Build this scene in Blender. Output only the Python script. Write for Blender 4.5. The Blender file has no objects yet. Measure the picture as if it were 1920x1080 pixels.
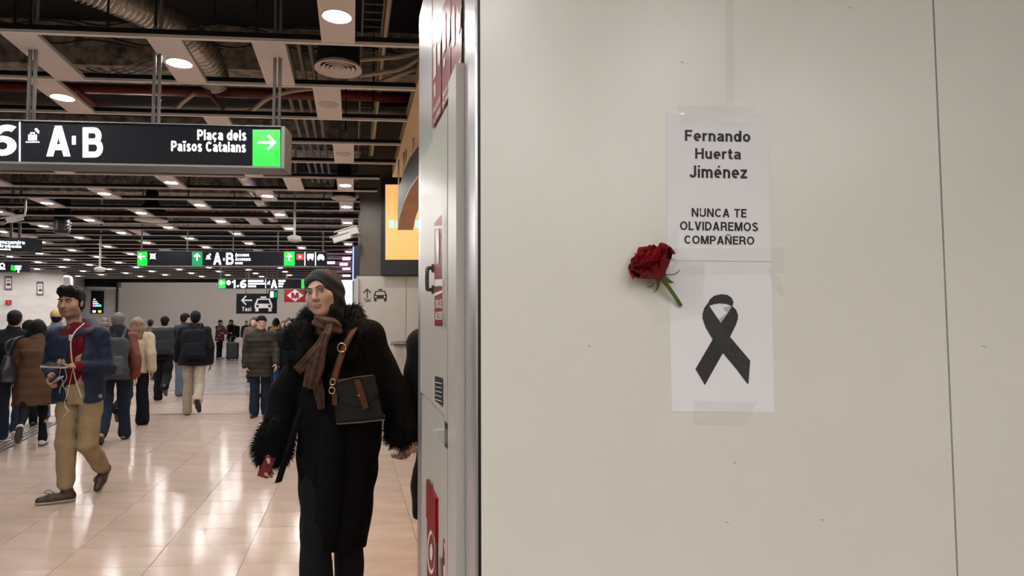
import bpy, bmesh, math, random
import numpy as np
from mathutils import Vector, Matrix
R = math.radians
SC = bpy.context.scene
COL = SC.collection
random.seed(7); RNG = np.random.default_rng(11)

# ---------------------------------------------------------------- camera, world, exposure
FPX = 1200.0; PITCH = math.atan(67/1200.0); ROLL = 0.0047; HC = 1.48
_c, _s = math.cos(ROLL), math.sin(ROLL)
_Rt = Vector((1, 0, 0)); _Fw = Vector((0, math.cos(PITCH), math.sin(PITCH))); _Up = Vector((0, -math.sin(PITCH), math.cos(PITCH)))
cam_d = bpy.data.cameras.new('camera'); cam = bpy.data.objects.new('camera', cam_d); COL.objects.link(cam)
cam_d.sensor_width = 36; cam_d.lens = FPX/1920*36; cam_d.clip_end = 300; cam_d.clip_start = 0.02
cr = _c*_Rt - _s*_Up; cu = _s*_Rt + _c*_Up
cam.matrix_world = Matrix((( cr.x, cu.x, -_Fw.x, 0), (cr.y, cu.y, -_Fw.y, 0), (cr.z, cu.z, -_Fw.z, HC), (0, 0, 0, 1)))
SC.camera = cam
w = bpy.data.worlds.new('world'); SC.world = w; w.use_nodes = True
w.node_tree.nodes['Background'].inputs[0].default_value = (0.5, 0.5, 0.55, 1)
w.node_tree.nodes['Background'].inputs[1].default_value = 0.02
SC.view_settings.view_transform = 'Standard'; SC.view_settings.look = 'None'; SC.view_settings.gamma = 1
SC.view_settings.exposure = 0.62; SC.view_settings.use_curve_mapping = False
SC.cycles.use_denoising = True
SC.cycles.max_bounces = 6; SC.cycles.diffuse_bounces = 3; SC.cycles.glossy_bounces = 3; SC.cycles.transparent_max_bounces = 12
SC.cycles.sample_clamp_indirect = 4.0
DOWNLIGHT = 170.0       # radiance of the ceiling downlights

# ---------------------------------------------------------------- pixel helpers (1920 x 1080 frame)
def ray(x, y):
    u, v = x-960, y-540
    u2 = u*_c - v*_s; v2 = u*_s + v*_c
    d = _Rt*(u2/FPX) + _Fw + _Up*(-v2/FPX)
    return d
EYE = Vector((0, 0, HC))
def pix(x, y, Y):                       # point on the pixel's ray at forward distance Y
    d = ray(x, y); return EYE + d*(Y/d.y)
def pixz(x, y, z):                      # ... at height z
    d = ray(x, y); return EYE + d*((z-HC)/d.z)
def hit(x, y, P, N):                    # ... on a plane
    d = ray(x, y); return EYE + d*((P-EYE).dot(N)/d.dot(N))
AX = Vector((math.sin(R(-14)), math.cos(R(-14)), 0))       # the hall's long axis
TB = Vector((math.cos(R(5.5)), math.sin(R(5.5)), 0))       # direction of the ceiling bars
TF = Vector((math.cos(R(3.5)), math.sin(R(3.5)), 0))       # direction of floor joints and of the wall panel
ZC = HC + 1.72                                             # underside of the ceiling grid
def ceil(t, a, z=0.0): return TB*t + AX*a + Vector((0, 0, z))

# ---------------------------------------------------------------- materials
MATS = {}
def mat(name, col, rough=0.6, metal=0.0, emit=0.0, ecol=None, noise=0.0, nscale=8.0, bump=0.0, bscale=40.0, spec=0.5, alpha=1.0, vcol=False, rnd=0.0, sheen=0.0, stretch=None, coat=0.0):
    if name in MATS: return MATS[name]
    m = bpy.data.materials.new(name); m.use_nodes = True; nt = m.node_tree; N = nt.nodes; L = nt.links
    b = N['Principled BSDF']
    b.inputs['Base Color'].default_value = (*col, 1); b.inputs['Roughness'].default_value = rough
    b.inputs['Metallic'].default_value = metal; b.inputs['Specular IOR Level'].default_value = spec
    b.inputs['Alpha'].default_value = alpha; b.inputs['Sheen Weight'].default_value = sheen
    b.inputs['Coat Weight'].default_value = coat
    if emit: 
        b.inputs['Emission Color'].default_value = (*(ecol or col), 1); b.inputs['Emission Strength'].default_value = emit
    src = None
    tc = N.new('ShaderNodeTexCoord'); mp = N.new('ShaderNodeMapping'); L.new(tc.outputs['Object'], mp.inputs[0])
    if stretch: mp.inputs['Scale'].default_value = stretch
    if vcol:
        a = N.new('ShaderNodeVertexColor'); a.layer_name = 'Col'; src = a.outputs[0]
    if rnd:
        oi = N.new('ShaderNodeObjectInfo'); mr = N.new('ShaderNodeMapRange'); mr.inputs[3].default_value = 1-rnd; mr.inputs[4].default_value = 1+rnd
        L.new(oi.outputs['Random'], mr.inputs[0])
        mx = N.new('ShaderNodeMix'); mx.data_type = 'RGBA'; mx.blend_type = 'MULTIPLY'; mx.inputs[0].default_value = 1
        mx.inputs[6].default_value = (*col, 1); L.new(mr.outputs[0], mx.inputs[7]); src = mx.outputs[2]
    if noise:
        t = N.new('ShaderNodeTexNoise'); t.inputs['Scale'].default_value = nscale; t.inputs['Detail'].default_value = 5
        L.new(mp.outputs[0], t.inputs['Vector'])
        mr = N.new('ShaderNodeMapRange'); mr.inputs[1].default_value = 0.3; mr.inputs[2].default_value = 0.7; mr.inputs[3].default_value = 1-noise; mr.inputs[4].default_value = 1+noise
        L.new(t.outputs[0], mr.inputs[0])
        mx = N.new('ShaderNodeMix'); mx.data_type = 'RGBA'; mx.blend_type = 'MULTIPLY'; mx.inputs[0].default_value = 1
        mx.inputs[6].default_value = (*col, 1)
        if src: L.new(src, mx.inputs[6])
        L.new(mr.outputs[0], mx.inputs[7]); src = mx.outputs[2]
    if src: L.new(src, b.inputs['Base Color'])
    if bump:
        t = N.new('ShaderNodeTexNoise'); t.inputs['Scale'].default_value = bscale; t.inputs['Detail'].default_value = 4
        L.new(mp.outputs[0], t.inputs['Vector'])
        bp = N.new('ShaderNodeBump'); bp.inputs['Strength'].default_value = bump; bp.inputs['Distance'].default_value = 0.02
        L.new(t.outputs[0], bp.inputs['Height']); L.new(bp.outputs[0], b.inputs['Normal'])
    MATS[name] = m; return m
def emis(name, col, s):
    if name in MATS: return MATS[name]
    m = bpy.data.materials.new(name); m.use_nodes = True; nt = m.node_tree
    b = nt.nodes['Principled BSDF']; b.inputs['Base Color'].default_value = (*[c*0.5 for c in col], 1); b.inputs['Roughness'].default_value = 0.3
    b.inputs['Emission Color'].default_value = (*col, 1); b.inputs['Emission Strength'].default_value = s
    MATS[name] = m; return m

# ---------------------------------------------------------------- objects
def setp(o, label=None, cat=None, group=None, kind=None):
    if label: o['label'] = label
    if cat: o['category'] = cat
    if group: o['group'] = group
    if kind: o['kind'] = kind
    return o
def link(name, me, m=None, parent=None, smooth=False, local=False):      # shapes are in world metres unless local
    o = bpy.data.objects.new(name, me); COL.objects.link(o)
    if m and not me.materials: me.materials.append(m)
    if smooth: me.polygons.foreach_set('use_smooth', [True]*len(me.polygons))
    if parent:
        o.parent = parent
        if not local: o.matrix_parent_inverse = Matrix.LocRotScale(parent.location, parent.rotation_euler, None).inverted()
    return o
def empty(name, loc=(0, 0, 0), rz=0.0, label=None, cat=None, group=None, kind=None):
    o = bpy.data.objects.new(name, None); COL.objects.link(o); o.location = loc; o.rotation_euler = (0, 0, rz); o.empty_display_size = 0.1
    return setp(o, label, cat, group, kind)
class MB:
    """collects vertices and faces of ONE part"""
    def __init__(s): s.v = []; s.f = []
    def raw(s, vs, fs):
        n = len(s.v); s.v += [tuple(v) for v in vs]; s.f += [tuple(i+n for i in f) for f in fs]; return s
    def hexa(s, p):                      # 8 corners: bottom loop then top loop
        return s.raw(p, [(3, 2, 1, 0), (4, 5, 6, 7), (0, 1, 5, 4), (1, 2, 6, 5), (2, 3, 7, 6), (3, 0, 4, 7)])
    def box(s, c, d, X=Vector((1, 0, 0)), Y=Vector((0, 1, 0)), Z=Vector((0, 0, 1))):
        c = Vector(c); a, b, e = X*(d[0]/2), Y*(d[1]/2), Z*(d[2]/2)
        return s.hexa([c-a-b-e, c+a-b-e, c+a+b-e, c-a+b-e, c-a-b+e, c+a-b+e, c+a+b+e, c-a+b+e])
    def tube(s, pts, r, n=8, cap=True):
        pts = [Vector(p) for p in pts]; rs = r if isinstance(r, (list, tuple)) else [r]*len(pts)
        ref = None; rings = []
        for i, p in enumerate(pts):
            d = (pts[min(i+1, len(pts)-1)] - pts[max(i-1, 0)]).normalized()
            if ref is None: ref = d.orthogonal().normalized()
            ref = (ref - d*ref.dot(d)).normalized(); q = d.cross(ref)
            rings.append([p + (ref*math.cos(2*math.pi*k/n) + q*math.sin(2*math.pi*k/n))*rs[i] for k in range(n)])
        vs = [v for rg in rings for v in rg]; fs = []
        for i in range(len(rings)-1):
            for k in range(n): fs.append((i*n+k, i*n+(k+1) % n, (i+1)*n+(k+1) % n, (i+1)*n+k))
        if cap: fs += [tuple(reversed(range(n))), tuple(range((len(rings)-1)*n, len(rings)*n))]
        return s.raw(vs, fs)
    def lathe(s, prof, O=Vector((0, 0, 0)), A=Vector((0, 0, 1)), n=24, closed=False):
        A = Vector(A).normalized(); u = A.orthogonal().normalized(); w_ = A.cross(u); O = Vector(O)
        vs = []; fs = []; m = len(prof)
        for (r, h) in prof:
            for k in range(n):
                t = 2*math.pi*k/n; vs.append(O + A*h + (u*math.cos(t) + w_*math.sin(t))*r)
        for i in range(m-1 if not closed else m):
            j = (i+1) % m
            for k in range(n): fs.append((i*n+k, i*n+(k+1) % n, j*n+(k+1) % n, j*n+k))
        if not closed: fs += [tuple(reversed(range(n))), tuple(range((m-1)*n, m*n))]
        return s.raw(vs, fs)
    def grid(s, P):                      # P[i][j] points
        a, b = len(P), len(P[0])
        return s.raw([p for row in P for p in row], [(i*b+j, i*b+j+1, (i+1)*b+j+1, (i+1)*b+j) for i in range(a-1) for j in range(b-1)])
    def mesh(s, name='mesh'):
        me = bpy.data.meshes.new(name); me.from_pydata([tuple(v) for v in s.v], [], s.f); me.update(); return me
    def build(s, name, m=None, parent=None, smooth=False, fix=True, local=False):
        me = s.mesh(name)
        if fix:
            bm = bmesh.new(); bm.from_mesh(me); bmesh.ops.recalc_face_normals(bm, faces=bm.faces); bm.to_mesh(me); bm.free()
        return link(name, me, m, parent, smooth, local)
def catmull(pts, k=6):
    pts = [Vector(p) for p in pts]; q = [pts[0]*2-pts[1]] + pts + [pts[-1]*2-pts[-2]]; out = []
    for i in range(1, len(q)-2):
        for j in range(k):
            t = j/k; a, b, c, d = q[i-1], q[i], q[i+1], q[i+2]
            out.append(0.5*((2*b) + (c-a)*t + (2*a-5*b+4*c-d)*t*t + (3*b-a-3*c+d)*t**3))
    return out + [pts[-1]]
TEXTS = {}
class Board:
    """flat print on a plane; shapes are given by the pixels where they show on that plane"""
    def __init__(s, P, N, lift=0.002):
        s.N = Vector(N).normalized(); s.P = Vector(P) + s.N*lift; s.mb = MB()
    def p(s, x, y): return hit(x, y, s.P, s.N)
    def poly(s, pts):
        s.mb.raw([s.p(*q) for q in pts], [tuple(range(len(pts)))]); return s
    def rect(s, x0, y0, x1, y1): return s.poly([(x0, y1), (x1, y1), (x1, y0), (x0, y0)])
    def stroke(s, pts, wd):
        for (x0, y0), (x1, y1) in zip(pts, pts[1:]):
            l = math.hypot(x1-x0, y1-y0) or 1; nx, ny = -(y1-y0)/l*wd/2, (x1-x0)/l*wd/2; ex, ey = (x1-x0)/l*wd/2, (y1-y0)/l*wd/2
            s.poly([(x0+nx-ex, y0+ny-ey), (x1+nx+ex, y1+ny+ey), (x1-nx+ex, y1-ny+ey), (x0-nx-ex, y0-ny-ey)])
        return s
    def disc(s, x, y, rx, ry=None, n=20):
        ry = ry or rx; return s.poly([(x+rx*math.cos(2*math.pi*k/n), y+ry*math.sin(2*math.pi*k/n)) for k in range(n)])
    def ring(s, x, y, r, wd, n=20): return s.stroke([(x+r*math.cos(2*math.pi*k/n), y+r*math.sin(2*math.pi*k/n)) for k in range(n+1)], wd)
    def text(s, t, x0, y0, x1, y1, bold=0.012, slope=0.0, quad=None):
        vs, fs = text_geo(t, bold); xs = [v[0] for v in vs]; ys = [v[1] for v in vs]
        a, b, c, d = min(xs), max(xs), min(ys), max(ys); out = []
        for v in vs:
            fx = (v[0]-a)/(b-a); fy = (v[1]-c)/(d-c)
            if quad:
                tl, tr, br, bl = quad
                px = (tl[0]*(1-fx)+tr[0]*fx)*fy + (bl[0]*(1-fx)+br[0]*fx)*(1-fy); py = (tl[1]*(1-fx)+tr[1]*fx)*fy + (bl[1]*(1-fx)+br[1]*fx)*(1-fy)
            else:
                px = x0+(x1-x0)*fx; py = y1+(y0-y1)*fy + slope*(px-x0)
            out.append(s.p(px, py))
        s.mb.raw(out, fs); return s
    def done(s, name, m, parent=None, label=None):
        o = s.mb.build(name, m, parent, fix=False)
        if label: o['label'] = label
        return o
# ---- stroke lettering (upright grotesque), cap height 1
def _arc(cx, cy, rx, ry, a0, a1, n=10): return [(cx+rx*math.cos(R(a0+(a1-a0)*k/n)), cy+ry*math.sin(R(a0+(a1-a0)*k/n))) for k in range(n+1)]
def glyphs(w):
    t = w/2; X = .74; G = {}
    S = lambda *p: ('s', list(p)); P = lambda *p: ('p', list(p)); A = lambda pts: ('s', pts)
    bowl = lambda x0, xr, y0, y1: A([(x0, y1)] + _arc(xr-(y1-y0)/2*.8, (y0+y1)/2, (y1-y0)/2*.8, (y1-y0)/2, 90, -90) + [(x0, y0)])
    G['F'] = (.58, [S((t, 0), (t, 1)), S((t, 1-t), (.58, 1-t)), S((t, .5), (.52, .5))])
    G['H'] = (.70, [S((t, 0), (t, 1)), S((.7-t, 0), (.7-t, 1)), S((t, .52), (.7-t, .52))])
    G['J'] = (.53, [A([(.53-t, 1), (.53-t, .3)] + _arc(.265, .3, .265-t, .3-t, 0, -170))])
    G['N'] = (.72, [S((t, 0), (t, 1)), S((.72-t, 0), (.72-t, 1)), P((0, 1), (w*1.1, 1), (.72, 0), (.72-w*1.1, 0))])
    G['Ñ'] = (.72, G['N'][1] + [('t', [(.16, 1.10), (.26, 1.17), (.36, 1.14), (.46, 1.10), (.56, 1.17)])])
    G['U'] = (.70, [A([(t, 1), (t, .33)] + _arc(.35, .33, .35-t, .33-t, 180, 360) + [(.7-t, 1)])])
    G['C'] = (.73, [A(_arc(.38, .5, .38-t, .5-t, 42, 318, 18))])
    G['O'] = (.80, [A(_arc(.40, .5, .40-t, .5-t, 0, 360, 28))])
    G['A'] = (.74, [P((0, 0), (w*1.1, 0), (.37+w*.55, 1), (.37-w*.55, 1)), P((.74-w*1.1, 0), (.74, 0), (.37+w*.55, 1), (.37-w*.55, 1)), S((.17, .3), (.57, .3))])
    G['T'] = (.64, [S((0, 1-t), (.64, 1-t)), S((.32, 0), (.32, 1))])
    G['E'] = (.58, [S((t, 0), (t, 1)), S((t, 1-t), (.58, 1-t)), S((t, .52), (.54, .52)), S((t, t), (.58, t))])
    G['L'] = (.54, [S((t, 0), (t, 1)), S((t, t), (.54, t))])
    G['V'] = (.70, [P((0, 1), (w*1.1, 1), (.35+w*.55, 0), (.35-w*.55, 0)), P((.7-w*1.1, 1), (.7, 1), (.35+w*.55, 0), (.35-w*.55, 0))])
    G['I'] = (w, [S((t, 0), (t, 1))]); G['1'] = (.42, [S((.42-t, 0), (.42-t, 1)), P((0, .78), (.42-t, 1), (.42-t, 1-w*.95), (0, .78-w*.85))])
    G['D'] = (.71, [S((t, 0), (t, 1)), bowl(t, .71-t, t, 1-t)])
    G['P'] = (.65, [S((t, 0), (t, 1)), bowl(t, .65-t, .45, 1-t)])
    G['R'] = (.68, [S((t, 0), (t, 1)), bowl(t, .66-t, .47, 1-t), A([(.40, .47), (.53, .41), (.57, .28), (.585, .1), (.61, 0)])])
    G['B'] = (.68, [S((t, 0), (t, 1)), bowl(t, .63-t, .53, 1-t), bowl(t, .68-t, t, .53)])
    G['M'] = (.84, [S((t, 0), (t, 1)), S((.84-t, 0), (.84-t, 1)), P((0, 1), (w*1.25, 1), (.42+w*.5, 0), (.42-w*.5, 0)), P((.84-w*1.25, 1), (.84, 1), (.42+w*.5, 0), (.42-w*.5, 0))])
    G['S'] = (.66, [A(_arc(.33, .735, .33-t-.02, .265-t, 15, 265, 12) + _arc(.33, .27, .33-t, .27-t, 85, -165, 12))])
    G['6'] = (.60, [A(_arc(.30, .32, .30-t, .32-t, 0, 360, 20)), A(_arc(.40, .42, .40-t, .58-t, 62, 190, 12))])
    h = X
    e = _arc(.29, h/2, .29-t, h/2-t, 0, 305, 16)
    G['e'] = (.58, [A([(t+.02, h/2-.01), (.58-t, h/2-.01)] + e[1:])])
    G['é'] = (.58, G['e'][1] + [P((.26, .82), (.38, .82), (.50, 1.02), (.33, 1.02))])
    G['c'] = (.54, [A(_arc(.29, h/2, .29-t, h/2-t, 45, 315, 16))]); G['ç'] = (.54, G['c'][1] + [('t', [(.30, 0), (.30, -.1), (.22, -.18)])])
    G['o'] = (.60, [A(_arc(.30, h/2, .30-t, h/2-t, 0, 360, 22))])
    G['d'] = (.60, [A(_arc(.28, h/2, .28-t, h/2-t, 0, 360, 20)), S((.6-t, 0), (.6-t, 1))]); G['b'] = (.60, [A(_arc(.32, h/2, .32-t, h/2-t, 0, 360, 20)), S((t, 0), (t, 1))])
    G['p'] = (.60, [A(_arc(.32, h/2, .32-t, h/2-t, 0, 360, 20)), S((t, -.26), (t, h))]); G['g'] = (.60, [A(_arc(.28, h/2, .28-t, h/2-t, 0, 360, 20)), A([(.6-t, h), (.6-t, 0)] + _arc(.3, -.02, .3-t, .2, 0, -160, 8))])
    G['r'] = (.38, [S((t, 0), (t, h)), A([(t, .40)] + _arc(.34, .42, .34-t, h-t-.42, 175, 82, 7))])
    G['n'] = (.55, [S((t, 0), (t, h)), A(_arc(.275, .44, .275-t, h-t-.44, 180, 0, 10) + [(.55-t, 0)])]); G['h'] = (.55, [S((t, 0), (t, 1)), G['n'][1][1]])
    G['m'] = (.86, [S((t, 0), (t, h)), A(_arc(.26, .46, .26-t, h-t-.46, 180, 0, 9) + [(.43, 0)]), A(_arc(.60, .46, .60-.43, h-t-.46, 180, 0, 9) + [(.86-t, 0)])])
    G['u'] = (.55, [S((.55-t, 0), (.55-t, h)), A([(t, h)] + _arc(.275, .30, .275-t, .30-t, 180, 360, 10))])
    G['a'] = (.56, [A(_arc(.27, h-.22, .19, .22-t, 160, 0, 9) + [(.46, .14), (.50, t*.8), (.56, t*.7)]), A([(.46, .42), (.30, .40)] + _arc(.245, .225, .245-t, .225-t, 100, 300, 10) + [(.46, .20)])])
    G['t'] = (.36, [A([(.16, .96), (.16, .22)] + _arc(.27, .2, .11, .2-t, 180, 270, 5) + [(.36, t)]), S((0, h-t*.8), (.34, h-t*.8))])
    G['i'] = (w, [S((t, 0), (t, h)), S((t, .85), (t, 1))]); G['ï'] = (w*1.6, [S((w*.8, 0), (w*.8, h)), S((t*.6, .85), (t*.6, 1)), S((w*1.6-t*.6, .85), (w*1.6-t*.6, 1))]); G['l'] = (w, [S((t, 0), (t, 1))])
    G['s'] = (.52, [A(_arc(.26, h*.735, .26-t-.02, h*.265-t*.75, 15, 265, 9) + _arc(.26, h*.265, .26-t, h*.27-t*.8, 85, -165, 9))])
    G['x'] = (.54, [P((0, h), (w*1.15, h), (.54, 0), (.54-w*1.15, 0)), P((0, 0), (w*1.15, 0), (.54, h), (.54-w*1.15, h))])
    G['z'] = (.50, [S((0, h-t), (.5, h-t)), S((0, t), (.5, t)), P((0, w*.8), (.28, h-w*.8), (.5, h-w*.8), (.22, w*.8))])
    G['X'] = (.68, [P((0, 1), (w*1.15, 1), (.68, 0), (.68-w*1.15, 0)), P((0, 0), (w*1.15, 0), (.68, 1), (.68-w*1.15, 1))]); G['G'] = (.76, [A(_arc(.38, .5, .38-t, .5-t, 42, 345, 18)), S((.42, .46), (.76, .46))])
    G[' '] = (.26, [])
    return G
def _ribbon(pts, w):
    closed = math.hypot(pts[0][0]-pts[-1][0], pts[0][1]-pts[-1][1]) < 1e-6
    L_, R_ = [], []; n = len(pts)
    for i, (x, y) in enumerate(pts):
        a = pts[i-1] if i > 0 else (pts[-2] if closed else None); b = pts[i+1] if i < n-1 else (pts[1] if closed else None)
        d = []
        for q, s in ((a, -1), (b, 1)):
            if q is not None:
                dx, dy = (q[0]-x)*s, (q[1]-y)*s; l = math.hypot(dx, dy) or 1; d.append((dx/l, dy/l))
        tx = sum(k[0] for k in d)/len(d); ty = sum(k[1] for k in d)/len(d); l = math.hypot(tx, ty) or 1; tx, ty = tx/l, ty/l
        m = w/2/max(.55, (tx*d[0][0]+ty*d[0][1])); L_.append((x-ty*m, y+tx*m)); R_.append((x+ty*m, y-tx*m))
    vs = L_ + R_; fs = [(i, i+1, n+i+1, n+i) for i in range(n-1)]; return vs, fs
def text_geo(s, bold=0.0):
    w = .155 + bold*1.6; key = (s, round(w, 3))
    if key in TEXTS: return TEXTS[key]
    G = glyphs(w); x = 0; V, Fc = [], []
    for ch in s:
        adv, items = G[ch]
        for kind, pts in items:
            if kind == 'p': vs, fs = pts, [tuple(range(len(pts)))]
            else: vs, fs = _ribbon(pts, w if kind == 's' else w*.6)
            n = len(V); V += [(x+a, b) for a, b in vs]; Fc += [tuple(i+n for i in f) for f in fs]
        x += adv + .085 + w*.12
    TEXTS[key] = (V, Fc); return TEXTS[key]
# ================================================================ the setting
def srgb(r, g, b):
    f = lambda c: (c/255/12.92) if c/255 <= 0.04045 else ((c/255+0.055)/1.055)**2.4
    return (f(r), f(g), f(b))
UP = Vector((0, 0, 1))
M_floor = mat('floor_marble', srgb(182, 161, 148), 0.15, noise=0.10, nscale=2.2, rnd=0.06, spec=0.25, stretch=(1.0, 2.5, 1))
M_grout = mat('floor_grout', srgb(78, 64, 56), 0.7)
M_floor2 = mat('floor_slate', srgb(150, 140, 138), 0.22, noise=0.25, nscale=1.5, stretch=(0.4, 3.0, 1))
M_wall = mat('panel_white', srgb(233, 230, 219), 0.29, spec=0.8, noise=0.02, nscale=3.0, bump=0.01, bscale=3.0)
M_white = mat('white_laminate', srgb(196, 192, 184), 0.4, noise=0.03)
M_cab = mat('cabinet_white', srgb(188, 183, 176), 0.32, bump=0.006, bscale=5)
M_alu = mat('brushed_aluminium', srgb(205, 202, 205), 0.28, 0.75, bump=0.02, bscale=6, stretch=(1, 1, 0.1))
M_black = mat('black_plastic', (0.012, 0.013, 0.016), 0.4)
M_conc = mat('rough_concrete', srgb(160, 152, 142), 0.9, noise=0.65, nscale=9.0, bump=1.0, bscale=26)
M_dark = mat('dark_void_paint', srgb(18, 20, 28), 0.9, noise=0.3, nscale=2)
M_bar = mat('ceiling_bar_paint', srgb(244, 238, 232), 0.42)
M_strip = mat('ceiling_panel_paint', srgb(240, 230, 226), 0.5)
M_grey = mat('far_wall_grey', srgb(188, 180, 174), 0.55, noise=0.05, nscale=0.5)
M_marble = mat('white_marble', srgb(205, 198, 194), 0.3, noise=0.12, nscale=1.2, stretch=(1, 1, 2.5))
M_beige = mat('beige_cladding', srgb(104, 97, 86), 0.45, noise=0.04, nscale=1.0)

# ---- floor: grouted slab, the 300 nearest tiles as pieces, the rest as one piece
floor = MB().box((-8, 20, -0.063), (60, 82, 0.12)).build('floor', M_grout); setp(floor, kind='structure')
TW, TL = 0.556, 0.372
def tile_mesh():
    a, b = TF*(TW-0.0032), AX*(TL-0.0032); g = 0.0032
    o = Vector((0, 0, 0)); return MB().hexa([o-UP*.012, a-UP*.012, a+b-UP*.012, b-UP*.012, o, a, a+b, b]).mesh('floor_tile')
def lat(P):   # floor lattice coordinates of a point
    d = TF.x*AX.y - TF.y*AX.x; return ((P.x*AX.y - P.y*AX.x)/d, (TF.x*P.y - TF.y*P.x)/d)
t0 = lat(pixz(444, 1078.6, 0))[0] % TW; a0 = lat(pixz(384, 964, 0))[1] % TL
cells = []
for i in range(-34, 14):
    for j in range(-4, 38):
        P = TF*(t0+i*TW) + AX*(a0+j*TL); C = P + TF*TW/2 + AX*TL/2
        if a0+(j+1)*TL > 14.33 or C.y < 0.3: continue
        if abs(C.x) > 0.82*C.y+1.4 or C.x > 2.2: continue
        u = 960+1200*C.x/max(C.y, .2); vis = C.y > 2.9 and -60 < u < 860
        cells.append((0 if vis else 1, C.y, P))
cells.sort(key=lambda c: (c[0], c[1]))
tm = tile_mesh(); tm.materials.append(M_floor)
for k, (_, _, P) in enumerate(cells[:300]):
    o = bpy.data.objects.new('floor_tile', tm); COL.objects.link(o); o.location = P; o.parent = floor; o.rotation_euler = (random.uniform(-.0004, .0004), random.uniform(-.0004, .0004), 0)
rest = MB()
for (_, _, P) in cells[300:]:
    a, b = TF*(TW-0.0032), AX*(TL-0.0032); rest.raw([P, P+a, P+a+b, P+b], [(0, 1, 2, 3)])
setp(rest.build('floor_tile_field', M_floor, floor), kind='stuff')
q0 = TF*(-45) + AX*14.35; q1 = TF*16 + AX*14.35
MB().hexa([q0-UP*.02, q1-UP*.02, q1+AX*46-UP*.02, q0+AX*46-UP*.02, q0, q1, q1+AX*46, q0+AX*46]).build('slate_floor', M_floor2, floor)
p0 = pixz(230, 778, 0); pl = TF
M_strip_f = mat('floor_joint_metal', srgb(96, 90, 88), 0.4, 0.3)
MB().box(p0 + TF*1.5 + UP*.001, (17, .13, .006), TF, Vector((-TF.y, TF.x, 0))).build('expansion_strip', M_strip_f, floor)
M_rib = mat('tactile_rib_dark', srgb(70, 66, 66), 0.5)
g0 = pixz(-40, 868, 0); g1 = pixz(108, 792, 0); gd = (g1-g0).normalized(); gn = Vector((-gd.y, gd.x, 0))
for k in range(7):
    MB().box((g0+g1)/2 + gn*(k*.075) + UP*.002, ((g1-g0).length, .036, .008), gd, gn).build('tactile_rib', M_rib, floor)

# ---- ceiling: concrete slab above an open grid of bars and white panels
ceiling = MB().box((-8, 6.5, 4.65), (46, 39, 0.2)).build('ceiling', M_dark); setp(ceiling, kind='structure')
A0, DA, T0, DT = 3.6, 0.748, -0.1, 1.03
for k in range(-18, 29):
    a = A0 + DA*(k+0.5); tr = 0.46 if 2 < a < 7.6 else (0.3 if a >= 7.6 else 6.0)
    tl = -2.2-0.72*max(a, 2)
    if a > 18.5: tl = -13.0
    MB().box(ceil((tl+tr)/2, a, ZC+0.008), (tr-tl, .03, .018), TB, Vector((-TB.y, TB.x, 0))).build('grid_bar', M_bar, ceiling)
    MB().box(ceil((tl+tr)/2, a, ZC+0.034), (tr-tl, .018, .034), TB, Vector((-TB.y, TB.x, 0))).build('grid_rail', M_dark, ceiling)
M_lamp = emis('downlight_lens', (1.0, 0.965, 0.93), DOWNLIGHT)
M_trim = mat('downlight_trim', srgb(225, 220, 214), 0.35)
M_off = mat('downlight_off', srgb(205, 190, 186), 0.4)
pan = MB().hexa([-TB*.1+AX*(-DA/2+.02), TB*.1+AX*(-DA/2+.02), TB*.1+AX*(DA/2-.02), -TB*.1+AX*(DA/2-.02)] + [p+UP*.025 for p in (-TB*.1+AX*(-DA/2+.02), TB*.1+AX*(-DA/2+.02), TB*.1+AX*(DA/2-.02), -TB*.1+AX*(DA/2-.02))]).mesh('panel')
pan.materials.append(M_strip)
trim_me = MB().lathe([(.066, 0), (.080, -.004), (.082, .001), (.066, .004)], n=24, closed=True).mesh('trim'); trim_me.materials.append(M_trim)
lens_me = MB().lathe([(.001, 0), (.066, 0), (.066, .004), (.001, .004)], n=24, closed=True).mesh('lens'); lens_me.materials.append(M_lamp)
off_me = lens_me.copy(); off_me.materials.clear(); off_me.materials.append(M_off)
def panel(t, a):
    o = bpy.data.objects.new('ceiling_panel', pan); COL.objects.link(o); o.location = ceil(t, a, ZC); o.parent = ceiling
def downlight(t, a, on=True):
    panel(t, a)
    e = empty('ceiling_downlight', ceil(t, a, ZC-.002), 0, 'glowing round downlight recessed in a white ceiling panel' if on else 'unlit round downlight in a white ceiling panel near the dish diffuser', 'ceiling light', 'lit ceiling downlights' if on else 'unlit ceiling downlights')
    for nm, me in (('trim_ring', trim_me), ('lens', lens_me if on else off_me)):
        o = bpy.data.objects.new(nm, me); COL.objects.link(o); o.parent = e
        if nm == 'lens': o.location = (0, 0, -.001)
for n in range(-18, 28):
    a = A0 + DA*n
    for k in range(-6, 16):
        if (n-k) % 2: continue
        t = T0 - DT*k; P = ceil(t, a)
        if k == 0 and n in (2, 4): downlight(t - (0.1 if n == 2 else 0), a, False); continue
        if k < 0 and (a > -0.3 or t > 3.2 or (t > 1.2 and a > -2.0)): continue
        if n < 0 and (abs(P.x) > 4.6 or (P.y > -0.25 and P.x > -1.3)): continue
        if n >= 0 and (P.x < -0.86*P.y - 0.8 or P.x < -15.5): continue
        if a > 16 and t > -1.5: continue
        downlight(t, a)
for t, n in ((-1.95, 1), (-0.52, 1), (-0.72, 6), (-1.62, 10), (-3.9, 12)): panel(t, A0+DA*n)
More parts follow.
